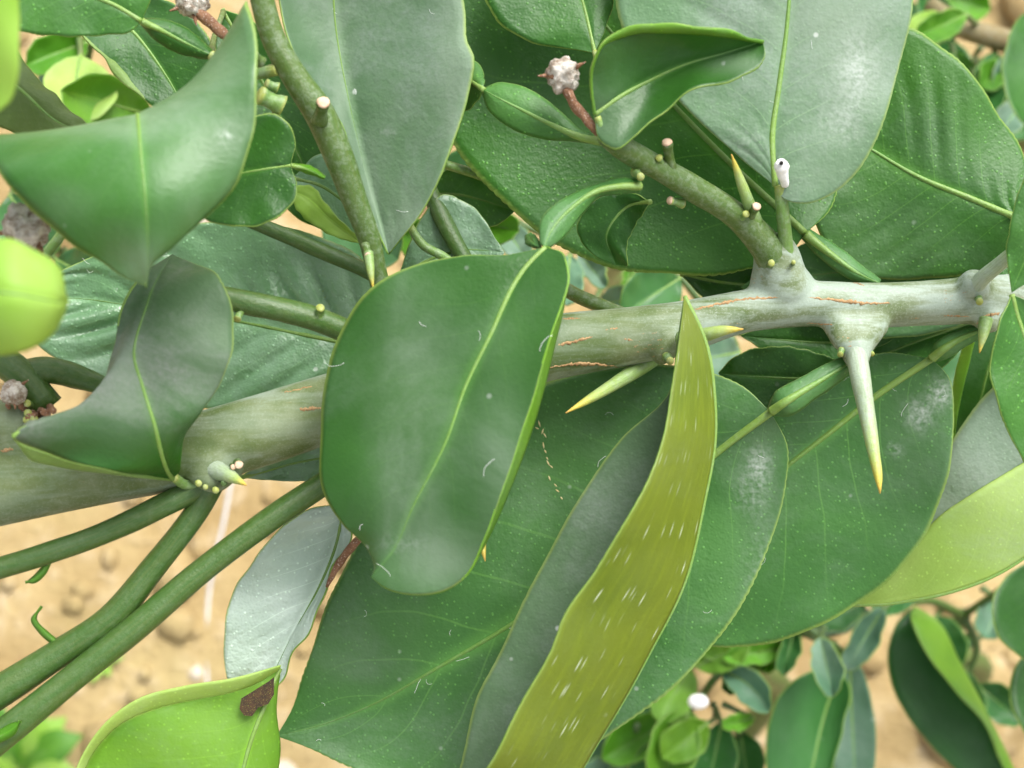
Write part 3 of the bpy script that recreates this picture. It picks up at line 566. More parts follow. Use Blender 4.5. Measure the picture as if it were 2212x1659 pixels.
# ---- upper left
leaf(T, [(-80, -80, 13.8), (20, 60, 13.8), (120, 76), (220, 75), (280, 66), (306, 46, 14)], [(-80, -80, 13.8), (60, -60, 13.7), (170, -20), (250, 12), (306, 46, 14)], [(-80, -80, 13.8), (100, -190, 13.8), (260, -130), (330, -30), (306, 46, 14)], GREEN, rev=True)
petiole(T, [(306, 46, 14), (350, 66, 14.1), (400, 92), (455, 118, 14.4)], [8, 26, 28, 12], DEEP)
leaf(T, [(168, 50, 16.8), (180, 80, 16.5), (225, 122), (258, 168), (300, 206), (360, 250), (440, 320, 16.9)], [(200, 0, 17), (280, 60, 16.9), (350, 150), (440, 320, 16.9)], [(260, -30, 17), (420, 40, 16.8), (480, 160), (440, 320, 16.9)], DEEP,
     lip=('L', [(172, 40, 16.9), (188, 76, 16.6), (236, 118), (272, 158), (318, 200), (370, 245), (442, 318, 17)], .4, UNDER))
leaf(T, [(10, 85, 15.6), (55, 135, 15.5), (110, 195), (170, 256), (230, 300, 15.7)], [(-60, 130, 15.4), (40, 190, 15.2), (120, 260), (230, 300, 15.7)], [(-120, 180, 15.5), (0, 270, 15.4), (120, 320), (230, 300, 15.7)], lset('leaf_olive', base=(.06, .11, .015), light=(.085, .14, .022), dust=.2, dots=.1, vein=.3, rough=.45, dustcol=(.25, .3, .2)))
# ---- round leaf behind the arching one
leaf(T, [(380, 400, 14.2), (440, 290), (545, 252, 14.0), (605, 252), (636, 300), (628, 357, 14.2)], [(380, 400, 14.2), (460, 382, 14.2), (540, 370), (628, 357, 14.2)], [(380, 400, 14.2), (440, 470), (510, 486, 14.0), (580, 482), (640, 412), (628, 357, 14.2)], DEEP, rev=True, crease=.2, rib=.0003)
petiole(T, [(628, 357, 14.2), (660, 364, 14.3), (702, 384, 14.5)], [4, 10, 5], YOUNG, rib=.0004)
# ---- top centre
leaf(T, [(700, -190, 15.3), (600, -90, 15.1), (618, 60), (670, 175, 15.0), (728, 250), (760, 350, 15.2), (800, 460), (840, 548, 15.3)],
     [(700, -190, 15.3), (715, -80, 15.5), (725, 60, 15.7), (752, 210), (790, 370, 15.7), (840, 548, 15.3)],
     [(700, -190, 15.3), (960, -110, 15.2), (1003, 20), (1008, 90), (1024, 125, 14.9), (1012, 200), (985, 290), (940, 390, 14.9), (885, 490), (840, 548, 15.3)], GREY, nt=130, crease=.55, quilt=.0002, rib=.0003, lint=6, powder=[(840, 285, 7, 7, 1.5)], film_sheen=[(735, 230, 22, 160, .9), (985, 150, 40, 240, .8), (870, 480, 60, 90, .8), (700, 40, 60, 80, .6), (800, 420, 16, 120, .6)],
     label='long grey-green leaf hanging with its tip down beside a shoot')
tube('leaf_stalk', T, [(560, -130, 12, 13.7), (630, -190, 11, 14.4), (702, -188, 9, 15.3)], PET, n=12, k=8)
leaf(T, [(1740, 505, 16.9), (1700, 552, 17.0), (1610, 584), (1450, 593, 17.1), (1310, 572), (1147, 485, 17.1), (1040, 385), (975, 300), (962, 150, 17.2), (985, -60), (1060, -220, 17.4)],
     [(1740, 505, 16.9), (1600, 372, 17.2), (1450, 218, 17.4), (1260, 0, 17.4), (1060, -220, 17.4)],
     [(1740, 505, 16.9), (1800, 440, 17.1), (1810, 300, 17.3), (1700, 90), (1500, -110), (1270, -230), (1060, -220, 17.4)], GREEN, nt=330, ns=20, crease=.35, quilt=.00018, serr=.00036, teeth=74, wob=.0009, rib=.0007,
     label='largest dotted dark green leaf with a serrated pale margin behind the upper shoot')
petiole(T, [(1740, 505, 16.8), (1790, 545, 16.7), (1850, 588, 16.6), (1900, 612, 16.7)], [14, 22, 20, 9], MID, rib=.0009)
leaf(T, [(2215, 478, 16.9), (2212, 330, 17.2), (2150, 235), (2050, 115, 17.3), (1960, 60), (1850, 80), (1720, 215, 17.5)], [(2215, 478, 16.9), (2100, 430, 17.2), (1990, 385), (1885, 322, 17.5), (1720, 215, 17.5)], [(2215, 478, 16.9), (2170, 560, 17.3), (2000, 600, 17.6), (1850, 590), (1750, 460), (1720, 215, 17.5)], GREEN, nt=150, ns=18, quilt=.0008, rib=.0007, wob=.001,
     label='dark green leaf with puckered surface beside the dusty leaf')
leaf(T, [(2230, 575, 17.8), (2100, 480, 18), (1900, 470), (1750, 520), (1600, 620, 18.3)], [(2230, 575, 17.8), (2050, 573, 18), (1900, 580), (1750, 595), (1600, 620, 18.3)], [(2230, 575, 17.8), (2100, 690, 18), (1900, 730), (1750, 700), (1600, 620, 18.3)], MID)
leaf(T, [(1675, 402, 15.25), (1610, 350, 15.3), (1490, 240, 15.5), (1395, 140), (1346, 62, 15.5), (1328, -5), (1330, -120), (1450, -280), (1640, -370, 15.6)],
     [(1675, 402, 15.25), (1668, 300, 15.2), (1684, 180, 15.15), (1700, 60), (1706, -60, 15.2), (1680, -220), (1640, -370, 15.6)],
     [(1675, 402, 15.25), (1692, 428, 15.2), (1740, 438, 15.1), (1795, 420), (1852, 368, 15.0), (1886, 312), (1930, 190), (1956, 90, 15.1), (1970, -20), (1960, -140), (1850, -300), (1640, -370, 15.6)], DUSTY, nt=170, ns=22, crease=.3, quilt=.0005, wob=.0011, rib=.00058,
     lint=18, powder=[(1850, 150, 40, 70, .75), (1820, 270, 50, 40, .45), (1600, 320, 60, 60, .3)], film_sheen=[(1850, 200, 90, 220, .7), (1780, 380, 90, 50, .6), (1760, 40, 120, 80, .5)], label='dusty grey-green leaf with a white insect case at its base')
leaf(T, [(1285, 114, 15.9), (1220, 103, 16), (1150, 92), (1080, 50, 16), (1045, -10), (1060, -150), (1160, -280, 16.2)], [(1285, 114, 15.9), (1258, 0, 16.1), (1220, -120), (1160, -280, 16.2)], [(1285, 114, 15.9), (1308, 60, 16), (1328, -20), (1300, -160), (1160, -280, 16.2)], DEEP, nt=80, ns=12, rib=.0004)
tube('leaf_stalk', T, [(1285, 112, 7, 15.9), (1310, 200, 8, 15.4), (1345, 315, 9, 14.5)], PET, n=12, k=8)
# folded small leaf and winged petiole in front
leaf(T, [(1284, 248, 14.0), (1276, 170, 13.7), (1296, 94, 13.5), (1350, 64), (1450, 57), (1560, 65, 13.5), (1648, 90, 13.9)], [(1284, 248, 14.0), (1340, 208, 14.0), (1404, 174, 14.1), (1474, 142), (1560, 116), (1648, 90, 13.9)], [(1284, 248, 14.0), (1300, 306, 13.9), (1332, 318, 13.8), (1366, 294), (1420, 250), (1510, 192), (1600, 162, 13.7), (1652, 118), (1648, 90, 13.9)], SMOOTH, crease=.4, wob=.0006, film_sheen=[(1600, 138, 60, 26, .9), (1330, 260, 60, 60, .5)],
     lip=('L', [(1284, 248, 14.0), (1282, 176, 13.9), (1304, 102, 13.6), (1354, 76), (1450, 70), (1560, 78, 13.6), (1648, 92, 13.9)], .6, LIME), label='small leaf with its upper margin rolled over')
shoot([(1290, 252, 8, 14.0), (1312, 300, 10, 14.1), (1335, 315, 12, 14.2)], name='leaf_stalk', mat=PET, n=12)
petiole(T, [(1300, 306, 14.3), (1250, 294, 14.5), (1190, 268), (1110, 228, 14.7), (1065, 205), (1045, 194, 14.9)], [7, 14, 36, 46, 30, 8], GREEN, rib=.0007)
leaf(T, [(1045, 194, 14.9), (1040, 150, 15.4), (960, 90), (880, 120, 16)], [(1045, 194, 14.9), (990, 160, 15.4), (930, 140), (880, 120, 16)], [(1045, 194, 14.9), (1000, 240, 15.4), (930, 220), (880, 120, 16)], GREEN, nt=40, ns=6)
# small dark leaf under the shoot
leaf(T, [(1405, 436, 15.6), (1372, 486, 16), (1352, 530), (1356, 574), (1330, 572, 16.3)], [(1405, 436, 15.6), (1350, 450, 16), (1310, 510), (1330, 572, 16.3)], [(1405, 436, 15.6), (1330, 415, 16), (1262, 455), (1248, 500), (1284, 552), (1330, 572, 16.3)], DEEP, nt=60, ns=9)
# ---- the big leaf in the middle, on its winged petiole
petiole(T, [(1385, 402, 14.5), (1340, 402, 14.3), (1290, 412), (1240, 445, 14.1), (1195, 492, 13.9), (1175, 532, 13.7)], [15, 18, 15, 26, 32, 12], MID, rib=.0007)
petiole(T, [(1168, 535, 13.8), (1150, 522, 14.0), (1140, 505, 14.4)], [4, 14, 8], MID, rib=0)
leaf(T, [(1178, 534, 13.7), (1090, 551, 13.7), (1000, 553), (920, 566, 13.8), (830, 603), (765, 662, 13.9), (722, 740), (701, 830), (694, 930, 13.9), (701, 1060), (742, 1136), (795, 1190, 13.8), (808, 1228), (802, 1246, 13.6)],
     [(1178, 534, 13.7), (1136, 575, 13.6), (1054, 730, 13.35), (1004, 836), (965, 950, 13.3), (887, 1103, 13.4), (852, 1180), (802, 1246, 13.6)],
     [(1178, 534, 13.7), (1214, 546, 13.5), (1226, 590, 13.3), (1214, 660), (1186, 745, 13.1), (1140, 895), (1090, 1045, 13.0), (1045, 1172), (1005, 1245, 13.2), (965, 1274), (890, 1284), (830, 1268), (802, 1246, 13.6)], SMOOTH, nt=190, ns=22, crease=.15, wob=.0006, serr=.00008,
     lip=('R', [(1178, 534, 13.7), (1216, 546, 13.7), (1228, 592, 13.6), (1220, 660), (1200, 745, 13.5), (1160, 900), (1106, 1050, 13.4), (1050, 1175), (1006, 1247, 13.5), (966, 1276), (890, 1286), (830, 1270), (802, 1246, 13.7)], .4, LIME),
     lint=7, film_sheen=[(890, 880, 85, 240, .8), (870, 1060, 60, 120, .5), (1085, 960, 60, 220, .5), (940, 1210, 110, 70, .75)], powder=[(870, 1175, 50, 20, .3)], label='big smooth dark green leaf with a curled tip in front of the stem')  # soft sheen band left of the midrib is painted in, dust film on the right
# ---- folded leaf showing its olive underside
leaf(T, [(1477, 640, 14.6), (1462, 740, 14.7), (1447, 843, 14.9), (1344, 946, 15.2), (1237, 1100), (1180, 1203, 15.3), (1120, 1323), (1070, 1430), (1030, 1506), (1002, 1630), (960, 1800, 15.2), (1010, 2000, 15)],
     [(1477, 640, 14.6), (1518, 738, 14.6), (1537, 850), (1541, 950, 14.7), (1520, 1080), (1472, 1270), (1404, 1400), (1354, 1490), (1287, 1600), (1180, 1780, 14.6), (1010, 2000, 15)],
     [(1477, 640, 14.6), (1468, 720, 14.4), (1452, 840), (1432, 945, 13.8), (1398, 1035), (1360, 1106, 13.5), (1287, 1230), (1219, 1322), (1188, 1402), (1130, 1506), (1070, 1626, 13.5), (980, 1780), (1010, 2000, 15)], OLIVESET, nt=190, ns=18, crease=.8, rev=False, serr=.0001, wob=.0004, rib=.0004, label='folded leaf turning up its olive underside flecked with white')
# ---- large lower leaves
big = leaf(T, [(1665, 890, 16.2), (1600, 832, 16.5), (1450, 790, 16.9), (1250, 805, 17.2), (1000, 920, 17.4), (800, 1130, 17.3), (712, 1300), (662, 1440, 17.1), (632, 1530), (597, 1590, 17.1)],
     [(1665, 890, 16.2), (1540, 985, 16.6), (1330, 1180, 16.9), (1110, 1345, 17), (950, 1440), (800, 1525, 17.1), (700, 1565), (597, 1590, 17.1)],
     [(1665, 890, 16.2), (1702, 970, 16.5), (1695, 1070), (1662, 1180), (1602, 1300, 16.6), (1532, 1400), (1420, 1510), (1310, 1590, 16.6), (1150, 1680), (950, 1710, 16.8), (790, 1670), (680, 1620), (597, 1590, 17.1)], MID, nt=330, ns=24, crease=.3, serr=.00030, teeth=84, quilt=.00015, wob=.0011, rib=.00075,
     lint=16, powder=[(1640, 1000, 24, 34, .8), (1625, 1060, 36, 46, .5), (1640, 1230, 30, 90, .3)], film_sheen=[(1640, 1150, 60, 260, .35), (800, 1440, 110, 80, .3), (1250, 1000, 150, 150, .18)], label='longest broad dark green leaf spreading below the stem to a pointed serrated tip')
BBV = BVHTree.FromPolygons([v.co + Vector(T['_o']) for v in big.data.vertices], [p_.vertices[:] for p_ in big.data.polygons])
SV = []; SF = []
for x, y, dx, dy in ((1165, 915, 2, 7), (1172, 932, -2, 6), (1177, 940, 3, 5), (1174, 962, 1, 7), (1178, 975, 2, 4), (1184, 1000, 3, 6), (1191, 1008, 3, 3), (1187, 1033, 2, 5), (1200, 1048, 3, 3), (1204, 1060, 4, 3), (1213, 1076, 2, 3), (1160, 925, 4, 2), (1182, 990, 2, 3)):
    hh = [onto(x + dx * q, y + dy * q, BBV) for q in (-1, 0, 1)]
    if None in hh: continue
    v_, f_, _ = tube_geo(np.array([h_[0] for h_ in hh]), np.array([.00005, .00017, .00005]), 6); b_ = len(SV); SV += list(v_); SF += [tuple(b_ + q for q in z) for z in f_]
if SV: build('feeding_scars', SV, SF, big, [plain('scar_tan', (.55, .46, .20), (.66, .58, .32), 900, .8)])['kind'] = 'stuff'
tube('dry_tendril', T, [(775, 1165, 9, 15.9), (748, 1195, 10, 16.0), (722, 1235, 7, 16.1), (706, 1268, 3, 16.2)], DRY, n=16, k=8, rough=.2)
petiole(T, [(1665, 890, 16.1), (1690, 873, 15.9), (1750, 836, 15.9), (1810, 800, 16.0), (1850, 775, 16.1)], [12, 30, 28, 24, 14], MID, rib=.0009)
leaf(T, [(2012, 775, 17.0), (1930, 762, 17.3), (1830, 785), (1700, 860, 17.6), (1550, 980), (1420, 1150), (1400, 1330, 18)], [(2012, 775, 17.0), (1900, 850, 17.3), (1800, 930), (1650, 1050, 17.7), (1500, 1200), (1400, 1330, 18)], [(2012, 775, 17.0), (2050, 815, 17.1), (2062, 900), (2046, 1030, 17.3), (2000, 1150), (1930, 1240), (1800, 1335), (1650, 1392), (1550, 1397), (1400, 1330, 18)], MID, nt=170, ns=20, crease=.35, rib=.0007, serr=.00022, teeth=70, wob=.0009,
     lint=10, powder=[(2030, 850, 24, 32, .9), (1985, 895, 26, 30, .85), (1935, 970, 14, 12, .8)], film_sheen=[(1970, 960, 90, 150, .3)], label='broad dark green leaf behind the long thorn with powdery white spots')
petiole(T, [(2012, 775, 16.9), (2035, 757, 16.7), (2075, 732), (2120, 712, 16.6), (2150, 690, 16.7)], [10, 22, 20, 16, 14], MID, rib=.0009)
leaf(T, [(1552, 806, 18), (1590, 770), (1640, 752, 17.8), (1740, 758), (1850, 790, 18)], [(1552, 806, 18), (1650, 815, 18), (1760, 815), (1850, 790, 18)], [(1552, 806, 18), (1600, 880, 18), (1700, 920), (1790, 880), (1850, 790, 18)], DEEP, nt=80, rev=True, serr=.00025)
leaf(T, [(1600, 725, 18.4), (1700, 690, 18.3), (1800, 700), (1950, 720, 18.3)], [(1600, 725, 18.4), (1700, 735, 18.4), (1800, 740), (1950, 720, 18.3)], [(1600, 725, 18.4), (1680, 770, 18.3), (1790, 790), (1950, 720, 18.3)], DEEP, nt=60, rev=True, serr=.00025)
leaf(T, [(2120, 690, 18.3), (2000, 690, 18.2), (1900, 730), (1820, 800, 18.5)], [(2120, 690, 18.3), (2000, 730, 18.4), (1900, 770), (1820, 800, 18.5)], [(2120, 690, 18.3), (2040, 790, 18.3), (1920, 840), (1820, 800, 18.5)], DEEP, nt=60, serr=.0002)
leaf(T, [(1470, 592, 18.6), (1560, 560, 18.5), (1680, 560), (1800, 600, 18.5)], [(1470, 592, 18.6), (1560, 610, 18.6), (1680, 615), (1800, 600, 18.5)], [(1470, 592, 18.6), (1540, 660, 18.5), (1680, 680), (1800, 600, 18.5)], DEEP, nt=60, serr=.0002)
leaf(T, [(2240, 650, 19.4), (2110, 690, 19.2), (2065, 800), (2050, 960), (2070, 1060, 19.4)], [(2240, 650, 19.4), (2150, 760, 19.2), (2110, 900), (2070, 1060, 19.4)], [(2240, 650, 19.4), (2230, 820, 19.2), (2160, 980), (2070, 1060, 19.4)], SMOOTH, nt=70, ns=9,
     lip=('L', [(2240, 655, 19.2), (2122, 700, 19.0), (2090, 800), (2062, 960), (2072, 1060, 19.2)], .4, LIME))
# folded lime leaf
leaf(T, [(1822, 1306, 18.5), (1900, 1245, 18.7), (1985, 1130, 18.7), (2045, 975), (2140, 842, 18.4), (2300, 740, 17.8), (2450, 800, 17.2)], [(1822, 1306, 18.5), (1950, 1292, 18.4), (2050, 1276), (2150, 1242, 18.1), (2240, 1185), (2340, 1090, 17.8), (2450, 800, 17.2)], [(1822, 1306, 18.5), (1900, 1250, 18.2), (1962, 1183, 17.9), (2050, 1102, 17.6), (2125, 1048), (2230, 985), (2340, 900, 17.3), (2450, 800, 17.2)], lset('leaf_pale_lime_under', BRIGHT, base=(.11, .19, .11), light=(.17, .26, .17), dust=.5, dots=.4, vein=.4, rough=.4, bump=.6), nt=120, ns=14, crease=.75, serr=.00008, label='folded leaf turning up its bright lime underside')
# leaf at the right edge
leaf(T, [(2186, 636, 14.6), (2160, 700, 14.4), (2147, 770), (2147, 830, 14.4), (2168, 908), (2205, 985), (2300, 1090, 14.6)], [(2186, 636, 14.6), (2220, 740, 14.6), (2250, 880), (2300, 1090, 14.6)], [(2186, 636, 14.6), (2300, 690, 14.5), (2370, 860), (2300, 1090, 14.6)], GREEN, nt=80, ns=12, serr=.0002)
leaf(T, [(2330, 300, 14.2), (2260, 330, 14.3), (2212, 395, 14.3), (2186, 465), (2176, 555), (2186, 632, 14.6)], [(2330, 300, 14.2), (2270, 420, 14.3), (2225, 540), (2186, 632, 14.6)], [(2330, 300, 14.2), (2330, 440, 14.3), (2270, 570), (2186, 632, 14.6)], GREEN, nt=60, ns=9)
tube('leaf_stalk', T, [(2330, 302, 10, 14.2), (2360, 440, 12, 15), (2300, 620, 14, 16.8)], PET, n=14, k=8)
# ---- quilted pale leaf behind the left shoot
leaf(T, [(40, 650, 16.6), (150, 580, 16.6), (330, 500, 16.7), (520, 478), (650, 500, 16.8), (790, 570), (850, 760, 17.1)], [(40, 650, 16.6), (170, 645, 16.8), (270, 658), (500, 692, 17), (700, 732), (850, 760, 17.1)], [(40, 650, 16.6), (80, 742, 16.6), (170, 800), (300, 850, 16.8), (500, 885), (720, 850), (850, 760, 17.1)], PALE, nt=170, ns=20, rev=True, quilt=.0026, lint=10, rib=.0005, wob=.0008, label='pale puckered leaf behind a side shoot')
# leaf strip below the stem
leaf(T, [(520, 1032, 16.6), (600, 985, 16.4), (720, 930), (900, 900, 16.6)], [(520, 1032, 16.6), (620, 1005, 16.6), (740, 980), (900, 900, 16.6)], [(520, 1032, 16.6), (600, 1038, 16.6), (720, 1030), (900, 900, 16.6)], PALE, nt=60, ns=8)
# ---- blue-grey leaf and the lime leaf turned over, lower left
leaf(T, [(745, 1085, 16.4), (655, 1106, 16.2), (588, 1162), (530, 1240), (496, 1312, 16.2), (485, 1385), (496, 1475), (555, 1530, 16.6)], [(745, 1085, 16.4), (722, 1190, 16.6), (690, 1268), (640, 1358, 16.7), (600, 1435), (555, 1530, 16.6)], [(745, 1085, 16.4), (744, 1150, 16.3), (729, 1212), (702, 1282), (680, 1342, 16.3), (640, 1402), (604, 1448), (555, 1530, 16.6)], BLOOM, nt=120, ns=14, crease=.8, quilt=.0005, wob=.0012, label='blue-grey bloomed leaf beside bare soil')
lf = leaf(T, [(604, 1443, 15.9), (545, 1482, 15.6), (425, 1510), (330, 1532, 15.5), (240, 1578), (192, 1640), (165, 1720), (150, 1850, 15.6), (300, 2050, 16)], [(604, 1443, 15.9), (570, 1520, 15.7), (540, 1600), (510, 1720, 15.6), (460, 1870), (300, 2050, 16)], [(604, 1443, 15.9), (594, 1500, 16), (591, 1570), (601, 1660), (600, 1780), (520, 1930), (300, 2050, 16)], lset('leaf_lime_turned', LIME, base=(.05, .15, .03), light=(.07, .18, .04), dust=.2), nt=110, ns=14, under=True, crease=.4, wob=.0009,
     lip=('L', [(606, 1436, 15.7), (505, 1464, 15.3), (400, 1481), (300, 1508, 15.2), (232, 1556), (182, 1622), (150, 1700), (130, 1850, 15.4), (300, 2050, 16)], .5, BRIGHT), label='lime green leaf turned over with a brown dead spot')
petiole(T, [(742, 1090, 16.4), (765, 1060, 16.2), (800, 1010, 16.1)], [6, 8, 8], MID, rib=.0006)
# brown dead patch on it, seen where the tip is torn
nb = build('dead_patch', *(lambda V: (V, [tuple(range(len(V)))]))([P(x, y, 15.45) for x, y in ((522, 1508), (545, 1494), (580, 1472), (592, 1462), (592, 1500), (580, 1520), (558, 1528), (545, 1546), (528, 1545), (518, 1530))]), lf, [NECRO], smooth=False)
nb.modifiers.new('t', 'SOLIDIFY').thickness = .0003
# ---- tangle between the shoots (left of centre)
sleaf(T, (480, 20, 17.4), (715, 500, 17.6), 92, GREEN, nt=80, ns=10, fold=.3, bend=-10, stem=(455, 118, 14.6))
leaf(T, [(618, 408, 16.2), (660, 400), (720, 460, 16.2), (782, 528, 16.3)], [(618, 408, 16.2), (660, 425), (715, 475), (782, 528, 16.3)], [(618, 408, 16.2), (640, 450), (700, 500), (782, 528, 16.3)], LIMEY, nt=40, ns=5, rib=0)
shoot([(540, 478, 15, 16.3), (620, 510, 17), (700, 545, 17, 16.2), (800, 590, 16), (880, 640, 14, 16.3)], SHOOTD, seed=14)
leaf(T, [(630, 385, 17), (700, 330, 17), (780, 400), (840, 520, 17)], [(630, 385, 17), (690, 400, 17), (760, 450), (840, 520, 17)], [(630, 385, 17), (660, 450, 17), (740, 500), (840, 520, 17)], PALE, nt=50, ns=8)
leaf(T, [(860, 600, 16.6), (900, 500, 16.5), (960, 420), (1010, 440), (1090, 545, 16.6)], [(860, 600, 16.6), (930, 560, 16.7), (1000, 540), (1090, 545, 16.6)], [(860, 600, 16.6), (950, 640, 16.6), (1040, 620), (1090, 545, 16.6)], PALE, nt=60, ns=9)
shoot([(900, 350, 17, 16.8), (930, 420, 19), (970, 500, 19, 16.5), (1010, 570, 18), (1080, 720, 16, 16.4)], SHOOTD, seed=15)
shoot([(880, 480, 8, 16.2), (915, 530, 10), (960, 556, 10, 16.2), (1020, 620, 10)], PET, name='leaf_stalk', seed=16)
leaf(T, [(930, 420, 18), (960, 370, 17.9), (1030, 375), (1115, 455, 18)], [(930, 420, 18), (990, 420, 18), (1050, 435), (1115, 455, 18)], [(930, 420, 18), (970, 480, 17.9), (1060, 490), (1115, 455, 18)], GREEN, nt=50, ns=8)
shoot([(880, 330, 9, 17.6), (950, 352, 10), (1010, 370, 10), (1090, 400, 8, 17.4)], PET, name='leaf_stalk', seed=17)
shoot([(1180, 600, 15, 17.2), (1250, 640, 16), (1330, 672, 15, 16.8), (1420, 700, 14, 16.5)], SHOOT, seed=18)
# stalks that carry leaves from outside the picture
shoot([(-330, 480, 12, 11.5), (-310, 560, 11, 10.4), (-255, 640, 9, 9.6)], PET, name='leaf_stalk'); shoot([(-300, -60, 10, 8.4), (-260, -160, 9, 8.4), (-200, -220, 8, 8.6)], PET, name='leaf_stalk')
shoot([(285, 320, 10, 13.6), (200, 420, 10, 14.4), (60, 600, 12, 15), (-60, 740, 14, 14.4)], PET, name='leaf_stalk')
shoot([(455, 118, 11, 14.4), (520, 160, 12, 14.4), (600, 150, 14, 14.1)], PET, name='leaf_stalk')
shoot([(1010, 2000, 12, 15), (1250, 2050, 14, 16), (1700, 2000, 18, 18), (2350, 1900, 22, 18.5), (2600, 1300, 24, 18), (2500, 1000, 24, 18), (2440, 660, 26, 18)], SHOOT)
shoot([(2450, 800, 12, 17.2), (2480, 860, 12, 17.6), (2500, 1000, 14, 18)], PET, name='leaf_stalk'); shoot([(300, 2050, 10, 16), (100, 1950, 12, 15), (-120, 1700, 16, 14.5)], PET, name='leaf_stalk')

# dried flowers
def dried(parent, c, r, stalk, seed):
    rng = np.random.RandomState(seed); import bmesh
    b = bmesh.new(); bmesh.ops.create_icosphere(b, subdivisions=4, radius=1); V = np.array([v.co[:] for v in b.verts]); F = [tuple(v.index for v in f.verts) for f in b.faces]; b.free()
    ph = rng.rand(12) * 6.28; h = sum(np.sin(V @ rng.randn(3) * (2.5 + k) + ph[k]) * .28 / (1 + .35 * k) for k in range(10)); s = r * PX(c[2])
    o = build('dried_flower', P(*c) + V * (1 + .30 * h + .035 * rng.randn(len(V)))[:, None] * s, F, parent, [WOOL])
    tube('flower_stalk', o, stalk, DRY, n=24, k=10, rough=.16, seed=seed)
    for a in (195, 25, 285):
        a = R_(a + rng.uniform(-15, 15)); x0, y0 = c[0] + math.cos(a)*r*.7, c[1] - math.sin(a)*r*.7
        tube('sepal', o, [(x0, y0, r*.2, c[2]), (x0 + math.cos(a)*r*.35, y0 - math.sin(a)*r*.35, r*.13, c[2]-.05), (x0 + math.cos(a)*r*.85, y0 - math.sin(a)*r*.8, 1.2, c[2]-.1)], DRY, n=10, k=8, rough=.2)
    for k in range(5):                     # shrivelled petals hugging the ball
        q = rng.randn(3); q /= np.linalg.norm(q); p = P(*c) + q * s * .62
        W = IV * np.array((.62, .5, .36)) * s * rng.uniform(.6, 1.0) * (1 + .4 * (rng.rand(len(IV), 1) - .5))
        pt = build('withered_petal', p + W, IF, o, [WOOL if k % 2 else DRY]); pt.modifiers.new('s', 'SUBSURF').render_levels = 2
    return o
dried(T, (1217, 160, 14.0), 36, [(1222, 190, 12, 14.0), (1240, 225, 11, 14.05), (1265, 255, 10, 14.1), (1292, 290, 8, 14.2)], 1)
dried(T, (415, 5, 14.6), 34, [(420, 20, 14, 14.6), (450, 45, 13), (480, 70, 11), (520, 110, 9, 14.5)], 2)
dried(T, (60, 490, 12.6), 50, [(60, 530, 14, 12.8), (40, 600, 13, 13.4), (0, 690, 11, 14.0), (-50, 745, 11, 14.4)], 3)
dried(T, (30, 845, 14.2), 26, [(40, 860, 12, 14.4), (55, 880, 12, 14.6)], 4)
# ------------------------------------------------------------------ small things on the leaves
C = thing('insect_case', 'tiny white insect case with a dark round hole on the dusty leaf', 'insect case', P(1690, 372, 15.0))
tube('case_tube', C, [(1688, 350, 11, 14.75), (1688, 356, 15, 14.8), (1690, 372, 13, 14.9), (1694, 390, 10, 15.05), (1696, 400, 8, 15.15)], WHITE, n=20, k=14, rough=.08)
p = P(1688, 352, 14.64); nrm = (CL - p) / np.linalg.norm(CL - p)
v, f, uv = tube_geo(np.array([p - nrm * .0012, p, p + nrm * .0002]), np.array([.00036, .00036, .0003]), 12); build('case_hole', v, f, C, [BLACK])
